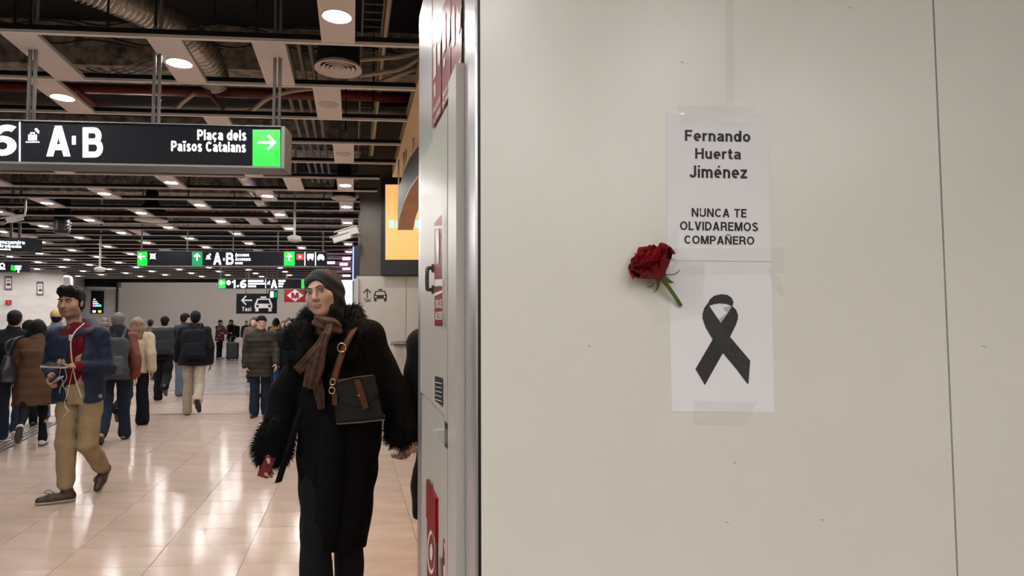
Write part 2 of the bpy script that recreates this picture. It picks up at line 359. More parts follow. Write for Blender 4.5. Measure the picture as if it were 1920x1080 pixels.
# concrete beams and cream duct above the grid
for k, (a, w_, z, tl, tr) in enumerate(((3.2, 1.25, 4.0, -8, 6), (7.0, .5, 4.1, -8, 2), (10.2, .7, 4.1, -11, 2), (13.6, .7, 4.1, -13, 2), (17.5, .8, 4.1, -15, 2))):
    MB().box(ceil((tl+tr)/2, a, z+.25), (tr-tl, w_, .5), TB, Vector((-TB.y, TB.x, 0))).build('concrete_beam', M_conc, ceiling)
M_cream = mat('cream_duct', srgb(196, 176, 138), 0.6, noise=0.1)
# ---- right wall: two white panels with a thin open joint
WP = Vector((0.41, 1.26, 0)); WN = Vector((TF.y, -TF.x, 0))
def wl(x, y=540): return hit(x, y, WP, WN)
wallr = empty('wall_right', (0.41, 1.26, 0), kind='structure')
def slab(name, P, Q, d, z0, z1, m, parent=None, n=WN):      # vertical slab; front face through P-Q, thickness d away from n
    P = Vector((P.x, P.y, 0)); Q = Vector((Q.x, Q.y, 0)); b = -n*d
    return MB().hexa([P+UP*z0, Q+UP*z0, Q+b+UP*z0, P+b+UP*z0, P+UP*z1, Q+UP*z1, Q+b+UP*z1, P+b+UP*z1]).build(name, m, parent)
ZP = 2.62
c0 = wl(901.5); s0 = wl(1770.8); s1 = wl(1774.4)
slab('wall_panel', c0, s0, .03, .0, ZP, M_wall, wallr); slab('wall_panel', s1, s1+TF*1.2, .03, 0, ZP, M_wall, wallr)
slab('joint_backing', c0-WN*.004, s1+TF*1.2-WN*.004, .04, 0, ZP-.01, M_black, wallr).location = (0, 0, 0)
bpy.data.objects['joint_backing'].location = -WN*.03
# ---- cabinet side that runs down the hall from the panel's edge
CN = Vector((-AX.y, AX.x, 0))
K0 = wl(895)                                            # near corner
def sd(x, y=540): return hit(x, y, K0, CN)              # pixel on the side face
gk = slab('gasket', K0 - WN*.012, c0 - WN*.012, .05, 0, ZP, M_black, wallr)
def cabp(x): P = sd(x); return Vector((P.x, P.y, 0))
wallc = empty('wall_cabinet', (K0.x, K0.y, 0), kind='structure')
def cslab(name, xa, xb, z0, z1, m, proud=0.0, thick=.03, parent=wallc):
    A, B = cabp(xa), cabp(xb); return slab(name, A+CN*proud, B+CN*proud, thick+proud, z0, z1, m, parent, CN)
cslab('corner_trim', 895, 876, 0, ZP, M_alu, .004, .001)
cslab('side_skin', 876, 786, 0, ZP, M_cab, 0)
cslab('end_trim', 810, 785.5, 0, ZP, M_alu, .002)
def zs(x, y): return sd(x, y).z
# door frame profile, doors, gaps
cslab('frame_profile', 874.6, 858, 0, zs(866, 138), M_cab, .022)
cslab('frame_groove', 875.6, 874.6, 0, zs(866, 138), M_black, .003)
zt = zs(850, 201); zb = zs(849, 789)
cslab('upper_door', 851.5, 797.5, zb+.012, zt, M_cab, .016)
cslab('door_gap', 856.5, 854.2, 0, zt+.02, M_black, .004)
cslab('door_hinge_profile', 854.4, 850.2, 0, zt-.01, M_cab, .02)
cslab('lower_door', 851.5, 797.5, .02, zb-.004, M_cab, .010)
# triangular lip below the upper door
A, B = sd(850, 806), sd(828, 802)
MB().raw([A, B, A-UP*.055, A+CN*.05, B+CN*.006, A-UP*.05+CN*.01], [(0, 1, 2), (3, 5, 4), (0, 3, 4, 1), (1, 4, 5, 2), (2, 5, 3, 0)]).build('pull_lip', M_white, wallc)
Pk = cabp(853); cslab('latch_recess', 856.6, 850.3, zs(853, 838), zs(853, 791), mat('latch_grey', srgb(90, 90, 92), .3, .6), .021)
# far side and top of the cabinet block, and the wall that carries on behind it
FE = cabp(785.5); 
MB().hexa([K0*1-UP*K0.z+CN*-.02-WN*.05, c0*1-UP*c0.z+TF*2.6-WN*.05, FE+TF*3.2, FE-CN*.02] + [p+UP*ZP for p in (K0-UP*K0.z+CN*-.02-WN*.05, c0-UP*c0.z+TF*2.6-WN*.05, FE+TF*3.2, FE-CN*.02)]).build('block_core', M_cab, wallc)
# ---- wall with the screen, further down the hall on the right
RY = 8.7
RN = Vector((TF.y, -TF.x, 0)); RP = pix(674, 540, RY)
def rw(x, y=540): return hit(x, y, RP, RN)
wallf = empty('wall_screen', (RP.x, RP.y, 0), kind='structure')
zsplit = rw(700, 517).z
slab('upper_cladding', rw(674), rw(1000), .5, zsplit+.004, 4.5, M_beige, wallf, RN)
slab('lower_panel', rw(668), rw(761.3), .5, 0, zsplit-.004, M_white, wallf, RN)
slab('lower_panel', rw(762), rw(1000), .5, 0, zsplit-.004, M_white, wallf, RN)
slab('split_shadow_gap', rw(669)-RN*.01, rw(1000)-RN*.01, .48, zsplit-.02, zsplit+.02, mat('gap_brown', srgb(60, 52, 46), .8), wallf, RN)
# ---- far walls
slab('wall_far', Vector((-40, 47, 0)), Vector((10, 50, 0)), .3, 0, 9, M_grey, None, Vector((.06, -1, 0)).normalized())['kind'] = 'structure'
def ceilpt(x, y): P = pixz(x, y, ZC); return Vector((P.x, P.y, 0))
LQ = [ceilpt(-160, 500), ceilpt(118, 510)]
wll = slab('wall_left', LQ[0], LQ[1], .35, 0, 4.5, M_marble, None, (LQ[1]-LQ[0]).cross(UP).normalized()); setp(wll, kind='structure')
n2 = (LQ[1]-LQ[0]).cross(UP).normalized()
LR = [pix(118, 540, LQ[1].y), pix(160, 540, 25.6)]
setp(slab('wall_recess', LR[0], LR[1], .3, 0, 4.5, M_marble, None, (LR[1]-LR[0]).cross(UP).normalized()), kind='structure')
DR = [pix(156, 540, 25.4), pix(219, 540, 25.9)]; dn = (DR[1]-DR[0]).cross(UP).normalized()
wdr = slab('wall_door', DR[0], DR[1], .3, 0, 2.95, M_marble, None, dn); setp(wdr, kind='structure')
slab('trim_1', DR[0]+dn*.04, DR[1]+dn*.04, .34, 2.95, 3.03, M_alu)['kind'] = 'structure'
slab('window_1', DR[0], DR[1], .3, 3.03, 3.45, mat('transom_glass', (.006, .007, .012), .08))['kind'] = 'structure'
pq = pix(217.5, 540, 25.75); slab('trim_2', pq, pq+Vector((.09, 0, 0)), .4, 0, 3.45, mat('jamb_dark', srgb(60, 56, 54), .5), None, dn)['kind'] = 'structure'
slab('wall_soffit', Vector((-26, 24.6, 0)), Vector((2, 26.5, 0)), .3, ZC, 9, M_dark, None, Vector((0.07, -1, 0)).normalized())['kind'] = 'structure'
setp(MB().box((-12, 40, 9.1), (70, 34, .2)).build('ceiling_far', M_grey), kind='structure')
# sides and back of the place, outside the picture
La = LQ[0]-AX*30
setp(slab('wall_side', La, LQ[0], .3, 0, 4.6, M_white, None, (LQ[0]-La).cross(UP).normalized()), kind='structure')
setp(MB().box((-2, -11.2, 2.3), (24, .3, 4.6)).build('wall_back', M_white), kind='structure')
setp(MB().box((6.2, -4, 2.3), (.3, 14, 4.6)).build('wall_end', M_white), kind='structure')
# unseen lamps added to brighten the far wall beyond the grid ceiling
M_tubel = emis('added_lamp_lens', (1, .95, .9), 160)
for k, (x, y) in enumerate(((-22, 32), (-14, 33), (-6, 33), (-24, 40), (-15, 41), (-6, 41))):
    e = empty('added_hall_lamp', (x, y, 8.6), 0, 'added unseen lamp that brightens the far wall', 'ceiling light', 'added hall lamps')
    MB().lathe([(.1, .1), (.45, 0), (.5, -.1), (.42, -.1)], O=(x, y, 8.6), n=20).build('housing', M_alu, e); MB().tube([(x, y, 8.68), (x, y, 8.995)], .02, 8).build('stem', M_alu, e)
    MB().lathe([(.001, -.1), (.42, -.11), (.42, -.1), (.001, -.09)], O=(x, y, 8.6), n=20, closed=True).build('lens', M_tubel, e)
# ================================================================ signs, screens and ceiling services
M_signb = mat('sign_black', (0.008, 0.009, 0.014), 0.5, spec=0.12)
M_signf = mat('sign_frame_grey', srgb(120, 120, 122), 0.4, 0.6)
M_lit = emis('sign_white_lit', (1, 1, 1), 2.2)
M_litdim = emis('sign_white_dim', (.9, .93, .9), 0.8)
M_green = emis('sign_green_lit', (0.0, 0.62, 0.03), 0.95)
M_greend = emis('sign_green_dim', (0.0, 0.22, 0.07), 0.8)
M_redl = emis('sign_red_lit', (0.75, 0.03, 0.03), 0.9)
M_wht = mat('print_white', srgb(215, 212, 210), 0.5)
M_red = mat('print_red', srgb(158, 22, 34), 0.35)
M_ink = mat('print_black', (0.014, 0.014, 0.016), 0.6)
M_pole = mat('hanger_pole', srgb(150, 148, 146), 0.35, 0.6)
def arrow(b, cx, cy, L, wd, ang):
    c, s = math.cos(ang), math.sin(ang); r = lambda x, y: (cx + x*c - y*s, cy + x*s + y*c)
    b.stroke([r(-L/2, 0), r(L/2-wd*.5, 0)], wd); b.stroke([r(L*.08, -L*.38), r(L/2-wd*.4, 0), r(L*.08, L*.38)], wd); return b
def sign(name, label, P, dirv, x0, x1, yt, yb, depth=.14, frame=True, cat='sign', m=None, double=False):
    """hanging sign box whose front runs along dirv through P; corners taken from pixels"""
    N = Vector((dirv.y, -dirv.x, 0)).normalized(); A = hit(x0, (yt+yb)/2, P, N); B = hit(x1, (yt+yb)/2, P, N)
    xm = (max(x0, 0)+x1)/2
    z1 = hit(xm, yt, P, N).z; z0 = hit(xm, yb, P, N).z
    e = empty(name, ((A.x+B.x)/2, (A.y+B.y)/2, z0), 0, label, cat)
    slab('body', A, B, depth, z0, z1, m or M_signb, e, N)
    if frame:
        t = (z1-z0)*.05
        slab('bottom_rail', A+N*.012, B+N*.012, depth+.03, z0-t, z0, M_signf, e, N); slab('top_rail', A+N*.012, B+N*.012, depth+.03, z1, z1+t*.6, M_signf, e, N)
    return e, Board(P, N, .004), N, z0, z1, A, B
def hang(e, pts, z0, z1, r=.012, twin=0.0):
    for p in pts:
        for d in ((-twin, twin) if twin else (0,)):
            MB().tube([(p.x+d, p.y, z0), (p.x+d, p.y, 4.56)], r, 8).build('hanger_rod', M_pole, e, True)
def luggage(b, x, y, s):        # suitcase under a wing on a belt of dots
    b.rect(x-.30*s, y-.10*s, x+.30*s, y+.30*s); b.stroke([(x-.12*s, y-.10*s), (x-.12*s, y-.22*s), (x+.12*s, y-.22*s), (x+.12*s, y-.10*s)], .07*s)
    for k in range(7): b.disc(x-.42*s+k*.14*s, y+.42*s, .055*s, n=8)
    b.poly([(x+.12*s, y-.48*s), (x+.28*s, y-.56*s), (x+.46*s, y-.34*s), (x+.44*s, y-.16*s), (x+.30*s, y-.26*s)])
def taxi(b, cut, x, y, w_, h):     # front of a cab; cut collects the dark windscreen and lamps
    b.poly([(x-.5*w_, y+.28*h), (x-.5*w_, y+.02*h), (x-.36*w_, y-.36*h), (x+.36*w_, y-.36*h), (x+.5*w_, y+.02*h), (x+.5*w_, y+.28*h)])
    b.rect(x-.16*w_, y-.5*h, x+.16*w_, y-.4*h); b.rect(x-.46*w_, y+.26*h, x-.28*w_, y+.5*h); b.rect(x+.28*w_, y+.26*h, x+.46*w_, y+.5*h)
    cut.poly([(x-.37*w_, y-.02*h), (x-.29*w_, y-.28*h), (x+.29*w_, y-.28*h), (x+.37*w_, y-.02*h)])
    cut.disc(x-.34*w_, y+.14*h, .075*w_, .09*h, 12); cut.disc(x+.34*w_, y+.14*h, .075*w_, .09*h, 12)
# ---- main hanging sign
P = ceil(-1.0, 4.18); e, b, N, z0, z1, A, B = sign('hanging_sign', 'long black overhead sign with big lit letters A B and green arrow', P, TB, -190, 527, 233, 308, .16)
for ch, bx in (('6', (-22, 234, 31, 292)), ('1', (-120, 230, -95, 290)), ('A', (87, 236, 132, 293)), ('B', (155, 239, 193, 295))):
    g = Board(P, N, .004); g.text(ch, *bx, .022); g.done('letter', M_lit, e, 'large white lit character')
g = Board(P, N, .004); g.rect(35.5, 229, 38.5, 302); g.done('divider', M_lit, e)
b.rect(135, 255, 142, 271); b.done('dot', M_lit, e)
for t_, bx, sl_ in (('Plaça dels', (370, 243, 462, 266.5), .012), ('Països Catalans', (321, 264, 461, 283.5), .018)):
    g = Board(P, N, .004); g.text(t_, *bx, .022, sl_); g.done('text_line', M_lit, e)
b2 = Board(P, N, .004); luggage(b2, 61, 255, 27); b2.done('luggage_pictogram', M_lit, e)
b3 = Board(P, N, .003); b3.rect(473.5, 243, 525.5, 312); b3.done('green_field', M_green, e, 'bright green lit square')
b4 = Board(P, N, .006); arrow(b4, 501, 267, 31, 4.2, .02); b4.done('arrow', M_lit, e)
slab('end_cap', B, B+TB*.022, .18, z0-.01, z1+.01, M_signf, e, N)
hang(e, [ceil(-1.97, 4.22), ceil(-1.23, 4.22), ceil(-.49, 4.22)], z1, ZC, .011, .017)
# ---- second sign
Y2 = 11.6; P = pix(430, 485, Y2); e, b, N, z0, z1, A, B = sign('hanging_sign', 'black overhead sign with green arrows at both ends and bus and taxi symbols', P, TB, 257, 611, 471.5, 498.5)
def pr(nm, fn):
    g = Board(P, N, .004); fn(g); g.done(nm, M_lit, e)
for ch, bx in (('A', (400, 474, 415, 496)), ('B', (424, 474, 438, 496))): pr('letter', lambda g: g.text(ch, *bx, .01))
for t_, bx in (('Accesos', (441, 474.5, 467, 481)), ('Accessos', (441, 482.5, 470, 489)), ('access', (441, 491.5, 455, 495.5))): pr('text_line', lambda g: g.text(t_, *bx, .02))
pr('dot', lambda g: g.rect(418.5, 484, 421, 488.5)); pr('luggage_pictogram', lambda g: luggage(g, 390.5, 481, 11)); pr('divider', lambda g: g.rect(571, 472, 572.2, 498)); pr('divider', lambda g: g.rect(591, 472, 592.2, 498))
pr('bus_pictogram', lambda g: g.rect(576, 476, 588, 485).rect(577, 484, 579.5, 488).rect(584.5, 484, 587, 488))
pr('taxi_symbol', lambda g: g.poly([(595, 486), (595, 482), (598, 477), (605, 477), (608, 482), (608, 486)]).rect(596, 485, 598.5, 488).rect(604.5, 485, 607, 488))
def meet(g):
    for k in range(4):
        an = math.pi/4 + k*math.pi/2; arrow(g, 286.5+4*math.cos(an), 480.5+4*math.sin(an), 5.5, 1.4, an+math.pi)
pr('meeting_pictogram', meet)
for x0, x1 in ((257.5, 276), (532.5, 552.5)):
    g = Board(P, N, .003); g.rect(x0, 472, x1, 498); g.done('green_field', M_green, e, 'bright green lit square')
g = Board(P, N, .003); g.rect(360, 472, 379.5, 498); g.done('dim_green_field', M_greend, e, 'darker green square')
g = Board(P, N, .003); g.poly([(556, 481.5), (562, 475), (569, 481.5), (562, 488)]); g.rect(556, 476, 569, 487); g.done('red_symbol', M_redl, e, 'red lit diamond symbol')
g = Board(P, N, .006); arrow(g, 265, 481, 12, 2.2, math.pi); g.done('arrow', M_lit, e)
for xx in (369.5, 542):
    g = Board(P, N, .006); arrow(g, xx, 481.5, 12, 2.3, -math.pi/2); g.done('arrow', M_lit, e)
g = Board(P, N, .006); g.disc(562.5, 481.5, 2.4); g.done('symbol_dot', M_lit, e)
for xx in (265, 351, 437, 521, 606): hang(e, [hit(xx, 480, P-N*.07, N)], z1, ZC+.02, .014)
# ---- third sign
Y3 = 18.5; P = pix(500, 530, Y3); e, b, N, z0, z1, A, B = sign('hanging_sign', 'small far overhead sign reading one to six beside a green arrow', P, TB, 409, 578, 523.5, 541)
b.text('1', 435, 525, 441.5, 540, .03); b.disc(446, 536.5, 2); b.text('6', 450, 525, 462, 540, .03); b.disc(428.5, 530, 4, 4.5)
for k in range(3): b.rect(465, 525.2+k*5, (494, 496, 480)[k], 528.2+k*5)
b.rect(497.3, 524, 498.4, 540); luggage(b, 503.5, 530, 7); b.text('A', 508, 525, 519.5, 540, .025)
for k in range(3): b.rect(522, 525.2+k*5, (535, 532, 530)[k], 528.2+k*5)
b.done('lettering', M_lit, e)
for x0, x1 in ((409.5, 423), (565, 577)):
    g = Board(P, N, .003); g.rect(x0, 524, x1, 540.5); g.done('green_field', M_green, e, 'bright green lit square')
g = Board(P, N, .006); arrow(g, 416, 530.5, 8, 1.8, math.pi); g.done('arrow', M_lit, e)
for xx in (413, 467, 520): hang(e, [hit(xx, 530, P-N*.07, N)], z1, ZC+.02, .016)
# ---- taxi and metro signs
P = pix(480, 568, 20.5); e, b, N, z0, z1, A, B = sign('taxi_sign', 'black hanging board with a white left arrow, the word Taxi and a cab', P, TF, 443, 518, 550.5, 588, .08, False)
cut = Board(P, N, .007); arrow(b, 462, 563, 19, 2.6, math.pi); b.text('Taxi', 453.5, 575.5, 471, 583.5, .015); taxi(b, cut, 494, 570, 33, 28)
b.done('lettering', M_wht, e); cut.done('cab_windows', M_signb, e)
hang(e, [hit(461, 560, P-N*.04, N), hit(500, 560, P-N*.04, N)], z1, ZC, .014)
P = pix(555, 553, 21.0); e, b, N, z0, z1, A, B = sign('metro_sign', 'red hanging board with a white diamond and red letter M', P, TF, 533, 592, 541.5, 566.5, .06, False, m=M_red)
b.poly([(538, 554), (553.5, 542.5), (569, 554), (553.5, 565.5)]); b.done('diamond', M_wht, e)
g = Board(P, N, .006); g.text('M', 546, 548.5, 560, 559.5, .04); g.done('lettering', M_red, e)
hang(e, [hit(537, 553, P-N*.03, N), hit(588, 553, P-N*.03, N)], z1, ZC, .014)
P = pix(510, 551, 20.0); e, b, N, z0, z1, A, B = sign('exit_sign', 'small lit exit sign hanging beside the taxi board', P, (TF+AX*.9).normalized(), 505, 521, 544.5, 560, .05, False)
b.rect(506.5, 546, 513, 558); b.done('lettering', M_litdim, e); g = Board(P, N, .004); g.rect(514, 547, 520, 558); g.done('green_field', M_greend, e)
hang(e, [hit(512, 551, P-N*.03, N)], z1, ZC, .01)
# ---- two signs at the left
ds = (TB - AX*.25).normalized()
P = pix(25, 460, 10.6); e, b, N, z0, z1, A, B = sign('meeting_point_sign', 'black box sign with three lines of white text naming the meeting point', P, ds, -60, 50, 446, 471.5, .3, False)
for t_, bx in (('Punto de encuentro', (-48, 448.5, 46.5, 455.5)), ('Punt de trobada', (-43, 456.5, 40, 462.5)), ('Meeting point', (-40, 464, 20, 468.5))):
    g = Board(P, N, .004); g.text(t_, *bx, .0, .03); g.done('text_line', M_lit, e)
hang(e, [hit(20, 460, P-N*.15, N), hit(36, 460, P-N*.15, N)], z1, ZC, .022)
P = pix(20, 500, 14.2); e, b, N, z0, z1, A, B = sign('hanging_sign', 'slanting black sign with white and green lit symbols by the marble wall', P, ds, -70, 41.5, 491, 509, .2, False)
b.ring(4, 498, 4, 2); b.rect(0, 503, 10, 505.5); b.rect(28, 498, 40, 501); b.rect(28, 503, 39, 505.5); b.rect(33, 499.5, 36, 511); b.done('lettering', M_lit, e)
g = Board(P, N, .004); g.rect(20.5, 497, 24.5, 507).rect(25.5, 498, 29, 508); g.done('green_field', M_green, e)
hang(e, [hit(10, 498, P-N*.1, N)], z1, ZC, .02)
# ---- notices on the left walls
def notice(x0, y0, x1, y1, label):
    N = n2; P = LQ[0]; e = empty('wall_notice', hit((x0+x1)/2, y1, P, N), 0, label, 'notice', 'framed notices')
    g = Board(P, N, .02); g.rect(x0, y0, x1, y1); g.done('frame', mat('frame_brown', srgb(92, 78, 72), .5), e)
    g = Board(P, N, .028); g.rect(x0+1.8, y0+4, x1-1.8, y1-3); g.done('sheet', M_wht, e)
    g = Board(P, N, .034); g.rect(x0+4, y0+8, x1-4, y0+9.5).rect(x0+4, y0+14, x1-3, y0+18); g.done('print', M_ink, e)
notice(8.5, 517.5, 22.5, 544, 'brown framed notice above the red alarm box on the marble wall'); notice(68.5, 528, 81.5, 554, 'brown framed notice on marble wall away from the alarm box')
e = empty('fire_alarm_box', hit(16, 571, LQ[0], n2), 0, 'small red alarm box with lit centre on the marble wall', 'alarm'); Pq = hit(16, 567, LQ[0], n2)
MB().box(Pq+n2*.03, (.15, .06, .13), (LQ[1]-LQ[0]).normalized(), n2).build('body', M_red, e); g = Board(LQ[0], n2, .065); g.disc(16.3, 567, 2); g.done('lamp', M_redl, e)
g = Board(DR[0]*1, dn, .05); e = empty('info_display', hit(182.5, 588, DR[0], dn), 0, 'tall black information display with coloured lit tiles by the door', 'display')
slab('body', hit(171, 560, DR[0], dn)+dn*.05, hit(195, 560, DR[0], dn)+dn*.05, .05, hit(183, 588, DR[0], dn).z, hit(183, 545.5, DR[0], dn).z, M_signb, e, dn)
for cols, rects in (((1, 1, 1), [(175, 560.5, 179, 562), (174, 564.5, 182, 566), (174, 568, 185, 569.5), (173.5, 582, 179.5, 586)]), ((.9, .2, .5), [(174, 571, 179, 575)]), ((.2, .5, .9), [(179.5, 571, 184, 575)]), ((.1, .8, .3), [(184.5, 571, 190, 575)]), ((.9, .8, .05), [(184, 582, 190, 586)])):
    g = Board(DR[0], dn, .056)
    for r in rects: g.rect(*r)
    g.done('lit_tile', emis('tile%.1f%.1f' % cols[:2], cols, 1.2), e)
# ---- screen, pictogram and shop sign at the right
e = empty('advert_screen', rw(750, 517), 0, 'tall black framed screen glowing orange on the beige column', 'screen')
slab('frame', rw(715.5)+RN*.12, rw(960)+RN*.12, .12, rw(750, 516).z, rw(750, 336).z, M_black, e, RN)
PS = RP + RN*.12
m = bpy.data.materials.new('screen_picture'); m.use_nodes = True; nt = m.node_tree; bs = nt.nodes['Principled BSDF']; tc = nt.nodes.new('ShaderNodeTexCoord'); sp = nt.nodes.new('ShaderNodeSeparateXYZ'); nt.links.new(tc.outputs['Generated'], sp.inputs[0])
cr_ = nt.nodes.new('ShaderNodeValToRGB'); nt.links.new(sp.outputs['Z'], cr_.inputs[0]); cr_.color_ramp.elements[0].color = (1, .56, .17, 1); cr_.color_ramp.elements[1].color = (1, .50, .16, 1)
ee = cr_.color_ramp.elements.new(.5); ee.color = (1, .63, .22, 1)
nt.links.new(cr_.outputs[0], bs.inputs['Emission Color']); bs.inputs['Emission Strength'].default_value = 0.64; bs.inputs['Base Color'].default_value = (.1, .06, .02, 1)
g = Board(PS, RN, .006); g.rect(722.5, 346, 900, 487); g.done('picture', m, e)
g = Board(PS, RN, .010); [g.rect(x_, 413+(k_ % 2)*2, x_+9-(k_ % 3), 427) for k_, x_ in enumerate(range(730, 830, 12))]; g.done('lettering', emis('screen_cyan', (.45, .85, .95), .7), e)
e = empty('taxi_pictogram', rw(704, 565), 0, 'black up arrow, word Taxi and cab printed on the white wall panel', 'sign')
g = Board(RP, RN, .004); cut = Board(RP, RN, .007); arrow(g, 688.5, 550, 17, 2, -math.pi/2); g.text('Taxi', 682, 559.5, 695, 566, .01); taxi(g, cut, 713, 553.5, 25, 23); g.done('lettering', M_ink, e); cut.done('cab_windows', M_white, e)
# white edge post and pink display on the far side of the column
e = empty('edge_post', rw(669, 600), 0, 'pale metal edge post standing at the corner of the screen column', 'post')
slab('post', rw(664)+RN*.04, rw(673)+RN*.04, .035, 0, rw(669, 523).z, M_alu, e, RN)
e = empty('video_board', pix(668, 525, 9.6), 0, 'dark video board seen edge on with a bright blue rim', 'screen')
q = pix(668.5, 500, 9.6); slab('body', pix(663, 500, 9.4), pix(674, 500, 9.4), .8, pix(668, 528, 9.4).z, pix(668, 460, 9.4).z, mat('board_navy', (.01, .014, .04), .4), e, RN)
slab('lit_rim', pix(661, 500, 9.38), pix(662.8, 500, 9.38), .8, pix(668, 526, 9.38).z, pix(668, 463, 9.38).z, emis('rim_blue', (.35, .4, 1), 1.2), e, RN)
e = empty('kiosk_display', pix(650, 602, 15), 0, 'bright white and red display standing behind the column', 'screen')
qa, qb = pix(628, 560, 15), pix(662, 560, 15); kn = Vector((0, -1, 0))
slab('body', qa, qb, .12, pix(650, 640, 15).z, pix(650, 523, 15).z, M_black, e, kn)
g = Board(qa, kn, .004); g.rect(630, 525, 661, 572); g.done('white_picture', emis('kiosk_white', (.85, .95, 1), 1.0), e); g = Board(qa, kn, .004); g.rect(630, 574, 661, 606); g.done('red_picture', emis('kiosk_red', (.9, .03, .12), .9), e)
q = pix(645, 640, 15); MB().box((q.x, q.y+.06, q.z/2), (.12, .1, q.z)).build('foot', M_black, e)
q = pix(668, 470, 9.6); hang(bpy.data.objects['video_board'], [q+Vector((0, .2, 0))], q.z, ZC, .02)
# pink light on ceiling bars and panels, built as plum slats and glowing strips
e = empty('pink_lit_ceiling', pix(634, 520, 14), 0, 'pink light on ceiling bars made as plum and glowing strips behind the overhead sign', 'screen')
for k in range(7):
    yy = 466+k*8; qa, qb = pix(600, yy, 14), pix(660, yy, 14); slab('slat', qa, qb, .05, pix(640, yy+3.5, 14).z, pix(640, yy, 14).z, mat('pink_light_plum', srgb(70, 40, 62), .3), e, kn)
for x0, y0, x1, y1 in ((612, 490, 628, 495), (642, 482, 657, 488), (637, 493, 652, 498), (642, 502, 657, 506), (642, 515, 657, 519)):
    g = Board(pix(630, 500, 14), kn, .004); g.rect(x0, y0, x1, y1); g.done('pink_light_panel', emis('pink_light_glow', (1, .55, .8), 1.4), e)
for xx in (604, 656): hang(e, [pix(xx, 480, 14.05)], pix(xx, 466, 14).z, ZC, .012)
# ---- soffit strip and arched shop sign
sf = MB().hexa([ceil(.44, 2.3, ZC-.01), ceil(1.6, 2.3, ZC-.01), ceil(1.6, 7.55, ZC-.01), ceil(.44, 7.55, ZC-.01)] + [ceil(t, a, ZC+.12) for t, a in ((.44, 2.3), (1.6, 2.3), (1.6, 7.55), (.44, 7.55))]).build('trim_soffit', mat('warm_soffit', srgb(226, 200, 160), .45, noise=.05)); setp(sf, kind='structure')
M_warm = emis('warm_spot_lens', (1.0, .66, .38), 280)
for a_ in (3.0, 4.2, 5.4):
    q = ceil(1.0, a_, ZC-.012); e = empty('soffit_spot', q, 0, 'warm round spot lamp set in the pale shop soffit', 'ceiling light', 'warm soffit spots')
    MB().lathe([(.066, 0), (.08, -.004), (.082, .001), (.066, .004)], O=q, n=24, closed=True).build('trim_ring', M_trim, e); MB().lathe([(.001, 0), (.066, 0), (.066, .004), (.001, .004)], O=q-UP*.001, n=24, closed=True).build('lens', M_warm, e)
e = empty('shop_sign', pix(760, 430, 6.2), 0, 'dark slatted arched shop sign with pale wooden underside hanging near the screen', 'sign')
arc = [(745.5, 428, 6.6), (749, 405, 6.45), (757, 378, 6.2), (768, 352, 5.9), (782, 331, 5.55), (800, 312, 5.2)]
M_wood = mat('pale_wood', srgb(206, 160, 122), .5, noise=.12, nscale=6); M_slat = mat('dark_slat', srgb(66, 62, 60), .5)
for k in range(len(arc)-1):
    (x0, y0, Y0), (x1, y1, Y1) = arc[k], arc[k+1]; a, b_ = pix(x0, y0, Y0), pix(x1, y1, Y1); c_, d_ = pix(x0+1, y0-62+k*2, Y0), pix(x1+1, y1-62+k*2, Y1); w_ = TB*.16
    MB().hexa([a, a+w_, b_+w_, b_, a-UP*.018, a+w_-UP*.018, b_+w_-UP*.018, b_-UP*.018]).build('wood_edge', M_wood, e)
    for j in range(3):
        p, q = a.lerp(b_, j/3+.02), a.lerp(b_, (j+1)/3-.02); r_, s_ = c_.lerp(d_, j/3+.02), c_.lerp(d_, (j+1)/3-.02); r_.z = max(r_.z, p.z+.12); s_.z = max(s_.z, q.z+.12)
        MB().hexa([p, p+TB*.02, q+TB*.02, q, r_, r_+TB*.02, s_+TB*.02, s_]).build('slat', M_slat, e)
for (xx, yy, Y_) in ((747, 400, 6.58), (757, 350, 6.3), (761, 345, 6.2), (775, 320, 5.8)):
    q = pix(xx, yy, Y_); MB().tube([q, (q.x, q.y, ZC)], .008, 8).build('hanger_rod', M_pole, e)
# ---- services above the grid
def service(name, label, cat, pts, r, m, k=6, n=8, group=None):
    o = MB().tube(catmull(pts, k) if len(pts) > 2 else pts, r, n).build(name, m, None, True); return setp(o, label, cat, group)
M_duct = mat('silver_duct', srgb(228, 224, 216), .24, .85)
path = catmull([pixz(120, -45, 3.75), pixz(205, -12, 3.75), pixz(280, 22, 3.75), pixz(340, 58, 3.72), pixz(382, 102, 3.66), pixz(402, 150, 3.6)], 46)
setp(MB().tube(path, [.112+.020*math.sin(i*math.pi/3) for i in range(len(path))], 20).build('flexible_duct', M_duct), 'ribbed silver flexible duct curving down above the ceiling bars', 'duct')
path = catmull([pixz(452, 322, 3.75), pixz(470, 345, 3.72), pixz(492, 380, 3.65), pixz(515, 410, 3.62)], 40)
setp(MB().tube(path, [.10+.016*math.sin(i*math.pi/3) for i in range(len(path))], 16).build('flexible_duct', M_duct), 'narrow ribbed duct beside a row of downlights beyond the main sign', 'duct')
M_pipe = mat('red_pipe', srgb(112, 42, 40), .45); M_cable = mat('cream_cable', srgb(186, 172, 148), .6); M_blk = mat('black_cable', (.01, .01, .012), .6); M_gpipe = mat('grey_conduit', srgb(130, 126, 124), .4, .4)
for lab, y, xl, xr, z, r in (('red sprinkler pipe running across behind the second ceiling bar', 163, -160, 820, 3.55, .045), ('red sprinkler pipe crossing the ceiling beyond the second sign', 402, -200, 760, 3.5, .05), ('thin red pipe crossing above the unlit downlight', 214, 300, 800, 3.6, .02)):
    a, b_ = pixz(xl, y-6, z), pixz(xr, y+14, z); b_ = a + TB*(b_-a).length; service('sprinkler_pipe', lab, 'pipe', [a, b_], r, M_pipe)
